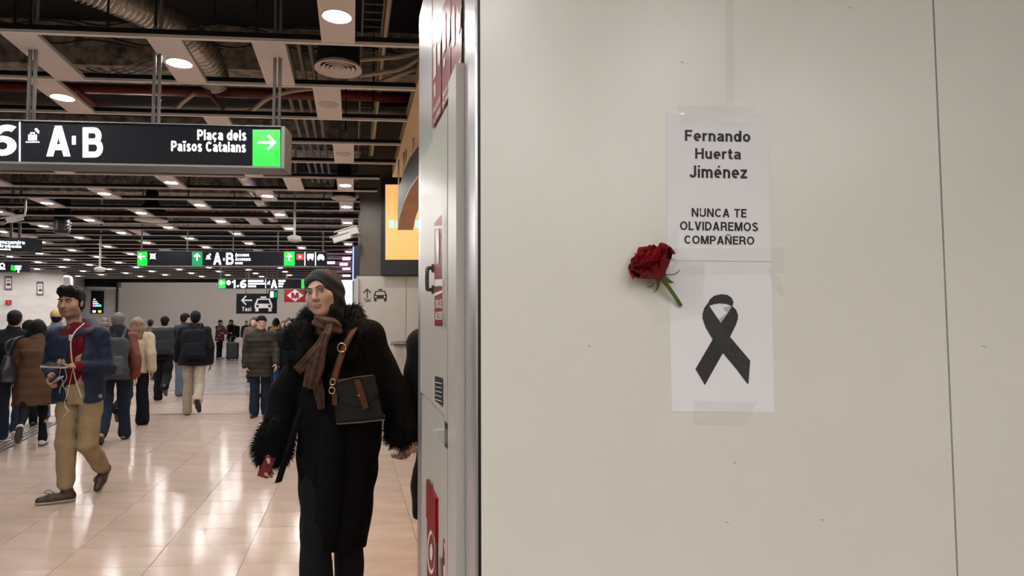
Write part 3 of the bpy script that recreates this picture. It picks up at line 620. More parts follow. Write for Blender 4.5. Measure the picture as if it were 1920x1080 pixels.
service('sprinkler_pipe', 'red pipe slanting down toward the main sign', 'pipe', [pixz(140, 165, 3.5), pixz(192, 208, 3.42)], .022, M_pipe)
service('sprinkler_pipe', 'red pipe slanting beside the flexible duct', 'pipe', [pixz(385, 165, 3.5), pixz(418, 203, 3.42)], .022, M_pipe)
a = pixz(-120, 186, 3.8); service('conduit_pipe', 'broad silver conduit crossing behind the main sign hangers', 'pipe', [a, a+TB*8], .05, M_gpipe)
service('hose', 'cream hose bending down over the third ceiling bar', 'cable', [pixz(300, 212, 3.4), pixz(325, 208, 3.42), pixz(345, 190, 3.46), pixz(366, 174, 3.5)], .018, M_cable)
service('hose', 'cream hose bending between sign hanger and dish diffuser', 'cable', [pixz(440, 213, 3.4), pixz(470, 208, 3.42), pixz(500, 186, 3.46), pixz(540, 172, 3.5), pixz(590, 165, 3.52)], .02, M_cable)
for k, (ya, yb, yc) in enumerate(((112, 105, 92), (142, 128, 100), (165, 138, 122))):
    service('cable_bundle', 'cream cable bundle sweeping toward the cabinet top', 'cable', [pixz(675, ya, 3.5), pixz(720, (ya+yb)/2, 3.48), pixz(755, yb, 3.5), pixz(800, yc, 3.55)], .018, M_cable, group='cream cable bundles')
for k in range(9):
    x = 20+k*83; y = 30+(k*37) % 70; service('hanging_cable', 'thin black cable sagging above the ceiling bars', 'cable', [pixz(x-60, y, 3.8), pixz(x, y+14, 3.7), pixz(x+70, y+8, 3.72), pixz(x+150, y+22, 3.8)], .006, M_blk, group='sagging black cables')
for k in range(5):
    x = 170+k*22; service('hanging_cable', 'thin grey cable looping between sign hangers', 'cable', [pixz(x-30, 128, 3.5), pixz(x+10, 138+k*2, 3.42), pixz(x+60, 128, 3.45), pixz(x+105, 108, 3.5)], .005, M_gpipe, group='looping grey cables')
for k, (x, y) in enumerate(((27, 60), (57, 50), (202, 55), (292, 40), (402, 40), (480, 60), (648, 240), (700, 200))):
    q = pixz(x, y, ZC+.05); MB().tube([(q.x, q.y, ZC+.02), (q.x, q.y, 4.55)], .007, 6).build('suspension_rod', M_blk, ceiling)
# cable tray along the axis
e = empty('cable_tray', ceil(.12, 4.4, 3.6), 0, 'long ladder cable tray of thin wires running down the hall', 'cable tray')
for d in (-.07, .07): MB().tube([ceil(.12+d, 2.5, 3.6), ceil(.12+d, 8.2, 3.6)], .008, 6).build('side_rail', M_gpipe, e)
for k in range(51): MB().box(ceil(.12, 2.6+k*.11, 3.6), (.14, .006, .006), TB, AX).build('rung', M_gpipe, e)
service('conduit_pipe', 'pale conduit lying along the ladder cable tray', 'pipe', [ceil(.22, 2.5, 3.62), ceil(.22, 8.2, 3.62)], .02, M_cable)
for k in range(4): service('conduit_pipe', 'grey conduit in a row running down the hall past the green sign', 'pipe', [ceil(-.62+k*.09, 5.0, 3.7), ceil(-.62+k*.09, 10.2, 3.7)], .02, M_gpipe, group='row of grey conduits')
o = MB().box(ceil(-.2, 3.05, 3.78), (2.6, .5, .16), TB, AX).build('supply_duct', M_cream); setp(o, 'cream rectangular duct crossing high above the brightest downlight', 'duct')
# ceiling diffusers
def diffuser(x, y, r, z, label):
    q = pixz(x, y, z); e = empty('ceiling_diffuser', q, 0, label, 'air vent')
    MB().lathe([(r*.9, .0), (r, .0), (r*1.0, .012), (r*.92, .03), (r*.86, .03)], O=q, n=40, closed=True).build('rim', M_strip, e, True)
    for k, f in enumerate((.74, .56, .38, .2)): MB().lathe([(r*f, .02), (r*(f+.14), .002), (r*(f+.145), .008), (r*f, .03)], O=q, n=36, closed=True).build('cone_ring', M_strip, e, True)
    MB().lathe([(r*.15, .0), (r*.16, .02), (.001, .02)], O=q, n=24).build('centre_disc', M_strip, e, True)
    MB().lathe([(r*.9, .03), (r*.88, .16), (.1, .3), (.09, .5)], O=q, n=24).build('plenum', M_dark, e, True)
diffuser(634.5, 131, .16, ZC+.04, 'round dish diffuser with concentric rings hanging among cables'); diffuser(645, 373, .17, ZC+.01, 'round dish diffuser near the top of the beige column'); diffuser(284, 414, .25, ZC+.01, 'broad round diffuser above the second sign'); diffuser(35, 443, .3, ZC+.01, 'broad round diffuser above the meeting point sign')
# hanging cameras
M_cam = mat('camera_grey', srgb(190, 186, 182), .4)
def cctv(label, x, y, Y, s, ang, pole_top=True, px=None):
    q = pix(x, y, Y); e = empty('security_camera', q, 0, label, 'camera'); d = Vector((math.sin(ang), -math.cos(ang), -.35)).normalized(); u = d.cross(UP).normalized(); v = u.cross(d)
    MB().box(q, (s, s*.42, s*.36), d, u, v).build('housing', M_cam, e); MB().box(q+v*s*.2+d*s*.06, (s*1.12, s*.5, s*.04), d, u, v).build('sun_hood', M_cam, e)
    MB().lathe([(s*.13, 0), (s*.13, s*.03)], O=q+d*s*.5, A=d, n=16).build('lens', M_black, e)
    if pole_top: MB().tube(catmull([q, q+Vector((s*.55, 0, .02)), q+Vector((s*.75, 0, s*.5)), Vector((q.x+s*.75, q.y, ZC))], 6), s*.06, 8).build('bracket', M_cam, e, True)
cctv('grey security camera on a curved bracket above the left signs', 26, 411, 8.6, .2, -.6)
for lab, x, yb, Y in (('white dome camera on a long pole in front of the marble wall', 187, 505, 12.5), ('white box camera on a long pole above the green arrow', 552, 447, 9.5)):
    q = pix(x, yb, Y); e = empty('security_camera', q, 0, lab, 'camera'); MB().tube([q, (q.x, q.y, 4.56)], .018, 10).build('pole', M_cam, e)
    MB().lathe([(.03, .05), (.09, .03), (.1, 0), (.085, -.03), (.05, -.055), (.005, -.06)], O=q, n=24).build('dome', M_cam, e, True)
cctv('long white security camera fixed to the beige column', 652, 436, 8.4, .26, -1.2, False); cctv('lower white security camera fixed to the beige column', 640, 446, 8.2, .22, -1.3, False)
for y_, Y in ((436, 8.45), (445, 8.3)): MB().tube([pix(655, y_, Y), pix(676, y_-6, 8.75)], .02, 8).build('wall_arm', M_cam, wallf)
q = pix(116, 437, 10.2); e = empty('column_speaker', q, 0, 'black column loudspeaker hanging from the ceiling bars', 'loudspeaker')
MB().lathe([(.02, -.01), (.11, 0), (.115, .03), (.115, .55), (.10, .57), (.02, .58)], O=q, n=24).build('body', M_black, e, True); MB().tube([q+UP*.57, (q.x, q.y, ZC+.05)], .03, 8).build('stem', M_black, e)
for k in range(3): MB().box(q+Vector((.13, -.02, .06+k*.05)), (.05, .02, .012)).build('bracket', M_pole, e)
# ================================================================ cabinet signs, papers, ribbon, rose
def cb(lift): return Board(K0, CN, lift)
M_redp = mat('sign_red_gloss', srgb(128, 10, 22), 0.35, spec=.12); M_whp = mat('sign_white_gloss', srgb(222, 214, 206), 0.4, spec=.2)
e = empty('fire_equipment_sign', sd(838, 190), 0, 'tall glossy red fire equipment sign of three panels above the cabinet door', 'sign')
for nm, pts in (('far_panel', [(810.5, 68), (827.4, 21), (827.4, 210.5), (810.5, 243)]), ('middle_panel', [(828.6, 18), (845, -25), (845, 177.5), (828.6, 208.5)]), ('near_panel', [(846.2, -28), (865.6, -82), (865.6, 138), (846.2, 175)])):
    b = cb(.005); b.poly(pts); b.done('sign_panel', M_redp, e)
for pts in ([(848, 28), (852.5, 19), (852.5, 82), (848, 90)], [(849.2, 14), (851.6, 9), (851.6, 19), (849.2, 24)], [(855.5, 40), (858, 12), (860.5, 30), (863.5, 8), (863, 52), (859, 66), (856, 60)],
            [(830, 34), (835.5, 21), (835.5, 92), (830, 102)], [(831.4, 112), (834.4, 106), (834.4, 122), (831.4, 128)], [(837.5, 50), (839.5, 28), (841, 44), (843.8, 20), (843.4, 70), (840.5, 90), (838, 82)],
            [(812.6, 92), (817.6, 80), (817.6, 140), (812.6, 150)], [(820, 88), (822, 72), (823.4, 86), (826, 66), (825.6, 112), (822.8, 126), (820.4, 116)], [(813.8, 160), (816.6, 154), (816.6, 178), (813.8, 184)]):
    b = cb(.0065); b.poly(pts); b.done('pictogram', M_whp, e)
def ctext(t, p0, p1, h, lift, parent):
    b = cb(lift); q = [(p0[0], p0[1]-h), (p1[0], p1[1]-h*1.1), p1, p0]; b.text(t, 0, 0, 0, 0, .02, quad=q); return b.done('lettering', M_whp, parent)
ctext('EXTINTOR', (847.5, 155), (863.6, 122), 14, .0065, e); ctext('BOCA DE', (830, 186), (843.5, 160), 11, .0065, e); ctext('INCENDIO', (830, 202), (843.5, 176), 10, .0065, e); ctext('PULSADOR', (812.5, 214), (826, 189), 10, .0065, e); ctext('ALARMA', (812.5, 235), (826, 208), 10, .0065, e)
e = empty('hose_reel_sign', sd(822, 612), 0, 'narrow glossy red sign with bright edge fixed to the white cabinet door', 'sign')
b = cb(.018); b.poly([(814.2, 418), (829, 401), (829.6, 611), (815, 611)]); b.done('plate', M_redp, e)
b = cb(.026); b.poly([(829, 398), (830.6, 396), (831.2, 613), (829.6, 612)]); b.done('bright_edge', M_alu, e)
b = cb(.0195); b.poly([(816.5, 434), (822.5, 429), (823, 494), (817, 496)]); b.done('pictogram', mat('sign_reflection_green', srgb(150, 150, 128), .2), e)  # window reflection painted on the plate as a grey-green patch
for r in ([(815, 524), (829.4, 523), (829.4, 536), (815, 537)], [(815, 549), (829.4, 544), (829.4, 549), (815, 555)], [(814.4, 424), (829, 423), (829, 428), (814.4, 429)]):
    b = cb(.0195); b.poly(r); b.done('white_band', M_whp, e)
ctext('BOCA DE', (817, 577.5), (828.5, 577.5), 15, .0195, e); ctext('INCENDI', (816.5, 600), (829, 600), 15, .0195, e)
b = cb(.018); b.poly([(815, 611.5), (831, 612), (831, 617), (815, 616)]); b.done('lower_lip', M_cab, e)
e = empty('door_handle', sd(800, 546), 0, 'dark metal pull handle on the white cabinet door', 'handle'); hm = mat('handle_metal', srgb(84, 80, 78), .25, .8)
A, B = hit(801, 503, K0+CN*.034, CN)-CN*.034, hit(801, 543, K0+CN*.034, CN)-CN*.034; MB().tube(catmull([A+CN*.016, A+CN*.03, A.lerp(B, .12)+CN*.034, A.lerp(B, .88)+CN*.034, B+CN*.03, B+CN*.016], 5), .0055, 8).build('grip', hm, e, True)
for q in (A, B): MB().lathe([(.012, .014), (.012, .022)], O=q, A=CN, n=12).build('rosette', hm, e)
e = empty('dark_label', sd(822, 762), 0, 'small dark blue label with thin white lines on the cabinet door', 'label')
b = cb(.018); b.poly([(815.4, 705), (829.4, 709), (829.4, 762), (815.4, 751)]); b.done('plate', mat('label_navy', srgb(28, 30, 40), .4), e)
for k in range(5):
    b = cb(.0195); y = 716+k*8; b.poly([(816.5, y), (828.5, y+2.5+k*.4), (828.5, y+4+k*.4), (816.5, y+1.3)]); b.done('white_line', M_whp, e)
e = empty('alarm_call_point', sd(808, 965), 0, 'red protruding fire alarm box on the lower cabinet door', 'alarm')
A0_, B0_ = [hit(x_, 540, K0+CN*.018, CN)-CN*.018 for x_ in (817, 800)]; slab('body', A0_+CN*.018, B0_+CN*.018, .008, zs(808, 963), zs(808, 893), M_redp, e, CN); b = cb(.019); b.poly([(803, 899), (806, 898), (806, 918), (803, 920)]); b.done('window', mat('alarm_dark_red', srgb(80, 8, 14), .3), e)
e = empty('alarm_sign', sd(808, 1079), 0, 'red plate with a white ringed disc below the alarm box', 'sign')
b = cb(.014); b.poly([(800.6, 968), (818.4, 962), (819.2, 1095), (800.4, 1110)]); b.done('plate', M_redp, e)
for lift, s_, m in ((.0152, 1.0, M_whp), (.0162, .8, M_redp), (.0172, .38, M_whp)):
    b = cb(lift); b.disc(808.5, 1035, 7.4*s_, 42*s_); b.done('disc', m, e)
e = empty('warning_sign', sd(838, 1079), 0, 'red and white pointed sign low on the cabinet beside the alarm plate', 'sign')
b = cb(.013); b.poly([(831, 1009), (838, 1014), (845.5, 1032), (848.5, 1075), (848.5, 1130), (827, 1120), (829.5, 1050)]); b.done('plate', M_redp, e)
for pts in ([(832, 1018), (836, 1022), (843, 1052), (840, 1056), (834, 1038)], [(831, 1062), (837, 1056), (843, 1068), (842, 1090), (832, 1088)]):
    b = cb(.0142); b.poly(pts); b.done('pictogram', M_whp, e)
b = cb(.013); b.poly([(823.6, 1040), (827.6, 1046), (827.6, 1120), (823.6, 1110)]); setp(b.done('grey_tag', M_pole), 'thin grey tag beside the pointed red sign', 'label')
# ---- the two sheets taped to the wall
M_paper = mat('white_paper', srgb(244, 242, 243), 0.55, noise=.012, nscale=3); M_print = mat('laser_print', srgb(34, 33, 36), 0.5)
def wb(lift): return Board(WP, WN, lift)
def sheet(name, label, pts, lift):
    e = empty(name, hit(*pts[3], WP, WN), 0, label, 'paper'); b = wb(lift); P = [b.p(*q) for q in pts]
    MB().hexa([p-WN*.0006 for p in P] + P).build('sheet', M_paper, e); return e
e = sheet('memorial_notice', 'white printed sheet with bold lines of text taped to the wall panel', [(1249.2, 211.3), (1440, 215), (1446, 490.2), (1250.6, 488.2)], .0016)
for t, x0, y0, x1, y1 in (('Fernando', 1284.2, 243.4, 1407, 264.8), ('Huerta', 1303.4, 277.6, 1389.4, 298.2), ('Jiménez', 1292.7, 309.6, 1400.8, 333.2), ('NUNCA TE', 1296.9, 390.2, 1399.8, 406.4), ('OLVIDAREMOS', 1275, 414.8, 1421.8, 431.8), ('COMPAÑERO', 1283, 437.6, 1414.4, 457.4)):
    b = wb(.0022); b.text(t, x0, y0, x1, y1, .018, .0168); b.done('text_line', M_print, e)
e = sheet('ribbon_print', 'white sheet printed with a crossed black mourning ribbon', [(1254, 490.4), (1446, 491.6), (1451.6, 773.6), (1259, 771.6)], .0012)
zq = lambda pts: [(1230+x/3.085, 470+y/3.085) for x, y in pts]
M_rib1 = mat('ribbon_black_front', srgb(52, 51, 53), .6, noise=.35, nscale=160); M_rib2 = mat('ribbon_black_back', srgb(46, 45, 47), .6, noise=.25, nscale=160); M_rib3 = mat('ribbon_print_grey', srgb(188, 185, 188), .6)
for nm, m, lift, pts in (('ribbon_loop_grey', M_rib3, .0017, [(385, 330), (436, 318), (440, 330), (376, 416), (360, 400), (410, 360)]), ('ribbon_back_strand', M_rib2, .0019, [(440, 318), (464, 342), (475, 372), (474, 395), (462, 430), (432, 492), (387, 592), (283, 778), (228, 685), (327, 514), (375, 418), (415, 362)]),
    ('ribbon_loop', M_rib2, .0021, [(300, 312), (310, 282), (338, 260), (375, 252), (412, 255), (438, 272), (449, 300), (441, 322), (410, 309), (370, 305), (335, 310), (306, 320)]), ('ribbon_front_strand', M_rib1, .0023, [(302, 300), (308, 318), (330, 352), (375, 418), (430, 500), (545, 636), (535, 773), (524, 764), (470, 692), (387, 592), (327, 512), (288, 446), (270, 395), (268, 366), (280, 330)])):
    b = wb(lift); b.poly(zq(pts)); b.done(nm, m, e)
# ---- clear tape
m = bpy.data.materials.new('clear_tape'); m.use_nodes = True; nt = m.node_tree; bs = nt.nodes['Principled BSDF']
bs.inputs['Base Color'].default_value = (.78, .77, .72, 1); bs.inputs['Roughness'].default_value = .1; bs.inputs['Alpha'].default_value = .13; bs.inputs['Specular IOR Level'].default_value = .9; M_tape = m
def tape(label, pts, lift=.004, amp=.0012, n=14):
    b = wb(lift); P = [b.p(*q) for q in pts]; rows = []; m_ = max(3, n//2); rg = random.Random(len(label)*7+int(pts[0][0]))
    for i in range(m_+1):
        r = []
        for j in range(n+1):
            p = P[0].lerp(P[1], j/n).lerp(P[3].lerp(P[2], j/n), i/m_); r.append(p + WN*(rg.uniform(-amp, amp)))
        rows.append(r)
    setp(MB().grid(rows).build('tape_strip', M_tape, None, True), label, 'tape')
tape('clear tape strip along the top edge of the text sheet', [(1268, 197), (1418, 199), (1406, 236), (1276, 234)])
tape('clear tape strip covering the seam between the two sheets', [(1262, 466), (1472, 462), (1470, 512), (1264, 516)])
tape('torn clear tape holding the stem of the rose', [(1238, 500), (1322, 492), (1318, 592), (1224, 608)], .006, .003)
tape('short clear tape above the rose beside the text sheet', [(1222, 432), (1274, 428), (1270, 476), (1226, 478)], .005, .002)
tape('clear tape strip along the bottom edge of the ribbon sheet', [(1302, 752), (1418, 754), (1400, 798), (1300, 796)])
tape('thin curled tape end right of the ribbon sheet', [(1440, 500), (1462, 520), (1470, 556), (1448, 540)], .004, .002)
tape('long faint tape strip rising from the text sheet to the top', [(1361, -60), (1377, -60), (1377, 205), (1361, 205)], .0015, .0002)
for x, y, l in ((1103, 649, 4), (1840, 650, 9), (1276, 117, 6), (1592, 14, 3), (1375, 868, 5), (1360, 980, 6), (1540, 975, 5)):
    b = wb(.0006); b.stroke([(x, y), (x+l*.5, y-1), (x+l, y+2)], 1.1); b.done('scuff_mark', mat('scuff_grey', srgb(150, 142, 132), .7), wallr)
# ---- rose taped to the wall
def rose():
    base = hit(1233, 524, WP, WN) + WN*.028; axis = (TF*-.52 + UP*.70 + WN*.22).normalized(); u = axis.orthogonal().normalized(); v = axis.cross(u)
    rt = empty('rose', hit(1274, 574, WP, WN) + WN*.004, 0, 'single deep red rose with a cut green stem taped to the wall', 'flower')
    mp = [mat('rose_petal', srgb(132, 2, 16), .6, noise=.3, nscale=40, spec=.25), mat('rose_petal_deep', srgb(100, 2, 12), .6, noise=.3, nscale=40, spec=.25)]
    rg = random.Random(5)
    layers = [(4, .0085, .060, .05, .0, 100), (5, .0150, .064, .12, .4, 78), (5, .0215, .063, .22, .9, 66), (6, .0285, .060, .36, .2, 58), (6, .0340, .054, .62, .7, 54)]
    for li, (cnt, rad, hh, curl, ph, span) in enumerate(layers):
        for k in range(cnt):
            th0 = ph + 2*math.pi*k/cnt + rg.uniform(-.12, .12); hk = hh*rg.uniform(.92, 1.06); rows = []; tip = rg.uniform(.0, .010); wob = rg.uniform(0, 6)
            nv, nu = 10, 12
            for i in range(nv+1):
                t = i/nv; row = []
                for j in range(nu+1):
                    s = j/nu*2-1
                    wv = math.sin(min(1, t*1.25+.06)*math.pi/2)**.7
                    th = th0 + s*R(span)*wv
                    rr = rad*(.20+.86*math.sin(min(t, .8)/.8*math.pi/2)) + max(0, t-.62)**1.6*curl*.055 + .0028*(1-s*s)*(1 if k % 2 else -.4) + max(0, abs(s)-.6)*curl*.02*t
                    z = hk*(t**.86)*(1-.24*abs(s)**2.6*t) + tip*max(0, 1-abs(s)*2.2)*t**3 + .0016*math.sin(s*9+wob)*t**3 - max(0, t-.8)*curl*.055
                    row.append(base + axis*z + (u*math.cos(th) + v*math.sin(th))*rr)
                rows.append(row)
            o = MB().grid(rows).build('petal', mp[0] if (li+k) % 3 else mp[1], rt, True)
            so = o.modifiers.new('thick', 'SOLIDIFY'); so.thickness = .0006
    ms = mat('rose_stem', srgb(92, 116, 48), .45, noise=.25, nscale=60)
    stem_end = hit(1274, 573, WP, WN) + WN*.008
    mid = base.lerp(stem_end, .5) + WN*.004
    MB().tube(catmull([base+axis*.004, mid, stem_end], 8), [.0055-.0016*min(1, i/6) for i in range(17)], 10).build('stem', ms, rt, True)
    MB().lathe([(.002, -.008), (.008, -.004), (.0115, .003), (.009, .010)], O=base, A=axis, n=16).build('hip', ms, rt, True)
    mg = mat('rose_sepal', srgb(70, 96, 44), .5)
    for k in range(5):
        th = .5+k*2*math.pi/5; d = u*math.cos(th)+v*math.sin(th); tn = -u*math.sin(th)+v*math.cos(th); rows = []
        for i in range(9):
            t = i/8; c = base + d*(.008+.030*t) - axis*(.012*math.sin(t*2.2)) + axis*(.004); wd = .0055*(1-t)**.7*(1 if t < .9 else .5)
            rows.append([c-tn*wd, c+axis*.0012, c+tn*wd])
        MB().grid(rows).build('sepal', mg, rt, True)
rose()
# ================================================================ solid modelling for figures: smooth unions on a grid, then surface nets
NP = lambda p: np.array(tuple(p), dtype=np.float32)
class Shape:
    def __init__(s): s.it = []; s.post = []; s.cuts = []
    def _add(s, fn, lo, hi, k, op): s.it.append((fn, NP(lo), NP(hi), k, op)); return s
    def cap(s, a, b, ra, rb=None, k=.02, op='+', fl=None):
        a, b = NP(a), NP(b); rb = ra if rb is None else rb; ba = b-a; L2 = float(ba @ ba) + 1e-9; M = max(ra, rb)
        def fn(X, Y, Z):
            dx, dy, dz = X-a[0], Y-a[1], Z-a[2]; t = np.clip((dx*ba[0]+dy*ba[1]+dz*ba[2])/L2, 0, 1)
            ex, ey, ez = dx-t*ba[0], dy-t*ba[1], dz-t*ba[2]
            if fl: ex, ey, ez = ex/fl[0], ey/fl[1], ez/fl[2]
            d = np.sqrt(ex*ex+ey*ey+ez*ez) - (ra+(rb-ra)*t)
            return d*min(fl) if fl else d
        m = M*(max(fl) if fl else 1); return s._add(fn, np.minimum(a, b)-m, np.maximum(a, b)+m, k, op)
    def chain(s, pts, rs, k=.02, op='+'):
        for i in range(len(pts)-1): s.cap(pts[i], pts[i+1], rs[i], rs[i+1], k, op)
        return s
    def ell(s, c, r, k=.02, op='+', rot=None):
        c, r = NP(c), NP(r); m = float(r.max()); mn = float(r.min()); Q = np.array(rot, dtype=np.float32) if rot is not None else None
        def fn(X, Y, Z):
            dx, dy, dz = X-c[0], Y-c[1], Z-c[2]
            if Q is not None: dx, dy, dz = (Q[0, 0]*dx+Q[1, 0]*dy+Q[2, 0]*dz, Q[0, 1]*dx+Q[1, 1]*dy+Q[2, 1]*dz, Q[0, 2]*dx+Q[1, 2]*dy+Q[2, 2]*dz)
            q = np.sqrt((dx/r[0])**2+(dy/r[1])**2+(dz/r[2])**2); g = np.sqrt((dx/r[0]**2)**2+(dy/r[1]**2)**2+(dz/r[2]**2)**2)+1e-6
            return np.where(q < .3, (q-1)*mn, q*(q-1)/g)
        e = m if Q is not None else r; return s._add(fn, c-e, c+e, k, op)
    def loft(s, sec, k=.03, op='+', yaw=0.0, p=2.0):
        sec = sorted(sec); z = np.array([q[0] for q in sec], dtype=np.float32); A = np.array([q[1:] for q in sec], dtype=np.float32); cy_, sy_ = math.cos(yaw), math.sin(yaw)
        def fn(X, Y, Z):
            zz = Z; cx, cy, rx, ry = [np.interp(zz, z, A[:, i]) for i in range(4)]
            dx, dy = X-cx, Y-cy; dx, dy = dx*cy_+dy*sy_, -dx*sy_+dy*cy_
            q = ((np.abs(dx)/rx)**p+(np.abs(dy)/ry)**p)**(1/p); d = (q-1)*np.minimum(rx, ry)
            return np.maximum(d, np.maximum(z[0]-zz, zz-z[-1])).astype(np.float32)
        rm = A[:, 2:].max(); return s._add(fn, (A[:, 0].min()-rm, A[:, 1].min()-rm, z[0]), (A[:, 0].max()+rm, A[:, 1].max()+rm, z[-1]), k, op)
    def box(s, c, h, k=.01, op='+', rot=None, rnd=.01):
        c, hh = NP(c), NP(h)-rnd; Q = np.array(rot, dtype=np.float32) if rot is not None else np.eye(3, dtype=np.float32); m = float(np.linalg.norm(NP(h)))
        def fn(X, Y, Z):
            dx, dy, dz = X-c[0], Y-c[1], Z-c[2]
            q = [np.abs(Q[0, i]*dx+Q[1, i]*dy+Q[2, i]*dz)-hh[i] for i in range(3)]
            return np.sqrt(np.maximum(q[0], 0)**2+np.maximum(q[1], 0)**2+np.maximum(q[2], 0)**2) + np.minimum(np.maximum(q[0], np.maximum(q[1], q[2])), 0) - rnd
        return s._add(fn, c-m, c+m, k, op)
    def half(s, P, N, k=.004):            # remove everything on the N side of the plane through P
        P, N = NP(P), NP(Vector(N).normalized()); s.cuts.append((lambda X, Y, Z: (X-P[0])*N[0]+(Y-P[1])*N[1]+(Z-P[2])*N[2], k)); return s
    def disp(s, fn): s.post.append(fn); return s
    def mesh(s, h, name='part', col=None, smooth_it=1):
        lo = np.min([i[1] for i in s.it if i[4] == '+'], 0)-3*h; hi = np.max([i[2] for i in s.it if i[4] == '+'], 0)+3*h
        n = np.ceil((hi-lo)/h).astype(int)+1; v = np.full(n, .3, dtype=np.float32); ax = [(lo[i]+h*np.arange(n[i])).astype(np.float32) for i in range(3)]
        for fn, a, b, k, op in s.it:
            m = k+3*h; i0 = np.clip(np.floor((a-m-lo)/h).astype(int), 0, n); i1 = np.clip(np.ceil((b+m-lo)/h).astype(int)+1, 0, n)
            if np.any(i1 <= i0): continue
            sl = tuple(slice(i0[j], i1[j]) for j in range(3)); d = fn(ax[0][sl[0]][:, None, None], ax[1][sl[1]][None, :, None], ax[2][sl[2]][None, None, :]); o = v[sl]
            if op == '-': d = -d; q = np.maximum(k-np.abs(o-d), 0)/max(k, 1e-6); v[sl] = np.maximum(o, d)+q*q*k*.25
            else: q = np.maximum(k-np.abs(o-d), 0)/max(k, 1e-6); v[sl] = np.minimum(o, d)-q*q*k*.25
        XYZ = (ax[0][:, None, None], ax[1][None, :, None], ax[2][None, None, :])
        for fn in s.post: v += fn(*XYZ)
        for fn, k in s.cuts: v = np.maximum(v, fn(*XYZ))
        return nets(v, lo, h, name, col)
def nets(v, lo, h, name, col=None):
    s = v < 0; nx, ny, nz = v.shape
    C = [(i, j, k) for i in (0, 1) for j in (0, 1) for k in (0, 1)]
    occ = sum(s[c[0]:nx-1+c[0], c[1]:ny-1+c[1], c[2]:nz-1+c[2]].astype(np.int8) for c in C); act = (occ > 0) & (occ < 8)
    cells = np.argwhere(act); idx = np.full(act.shape, -1, dtype=np.int64); idx[act] = np.arange(len(cells))
    cv = {c: v[cells[:, 0]+c[0], cells[:, 1]+c[1], cells[:, 2]+c[2]] for c in C}
    acc = np.zeros((len(cells), 3)); cnt = np.zeros(len(cells))
    for c in C:
        for a in range(3):
            if c[a] == 0:
                d = list(c); d[a] = 1; d = tuple(d); m = (cv[c] < 0) != (cv[d] < 0); t = np.where(m, cv[c]/np.where(m, cv[c]-cv[d], 1), 0)
                p = np.array(c, dtype=float)[None, :]*np.ones((len(cells), 1)); p[:, a] += t; acc += p*m[:, None]; cnt += m
    V = (cells + acc/np.maximum(cnt, 1)[:, None])*h + lo; Q = []
    for a in range(3):
        b, c = (a+1) % 3, (a+2) % 3; s0 = [slice(None)]*3; s1 = [slice(None)]*3; s0[a] = slice(0, -1); s1[a] = slice(1, None)
        A, B = s[tuple(s0)], s[tuple(s1)]; e = np.argwhere(A != B)
        ok = (e[:, b] > 0) & (e[:, c] > 0) & (e[:, b] < v.shape[b]-1) & (e[:, c] < v.shape[c]-1); e = e[ok]
        if not len(e): continue
        f = []
        for db, dc in ((-1, -1), (0, -1), (0, 0), (-1, 0)):
            q = e.copy(); q[:, b] += db; q[:, c] += dc; f.append(idx[q[:, 0], q[:, 1], q[:, 2]])
        f = np.stack(f, 1); inside = A[e[:, 0], e[:, 1], e[:, 2]]; f[~inside] = f[~inside][:, ::-1]; Q.append(f)
    Q = np.concatenate(Q); Q = Q[(Q >= 0).all(1)]
    me = bpy.data.meshes.new(name); me.vertices.add(len(V)); me.vertices.foreach_set('co', V.astype(np.float32).ravel())
    me.loops.add(Q.size); me.loops.foreach_set('vertex_index', Q.astype(np.int32).ravel()); me.polygons.add(len(Q))
    me.polygons.foreach_set('loop_start', np.arange(0, Q.size, 4, dtype=np.int32)); me.polygons.foreach_set('loop_total', np.full(len(Q), 4, dtype=np.int32))
    me.update(calc_edges=True); me.validate(); me.polygons.foreach_set('use_smooth', np.ones(len(me.polygons), dtype=bool))
    if col is not None:
        ca = me.color_attributes.new('Col', 'FLOAT_COLOR', 'POINT'); rgb = col(V); ca.data.foreach_set('color', np.concatenate([rgb, np.ones((len(V), 1))], 1).astype(np.float32).ravel())
    return me
def wrinkle(amp, f=14.0, seed=0, sx=1.0, sz=1.0):
    rg = np.random.default_rng(seed); W = rg.normal(size=(6, 3))*f*np.array([sx, sx, sz]); ph = rg.uniform(0, 6.28, 6)
    return lambda X, Y, Z: (amp/3*sum(np.sin(W[i, 0]*X+W[i, 1]*Y+W[i, 2]*Z+ph[i]) for i in range(6))).astype(np.float32)
def quilt(amp, pitch): return lambda X, Y, Z: (-amp*np.abs(np.sin(math.pi*Z/pitch))**.6 + 0*X + 0*Y).astype(np.float32)
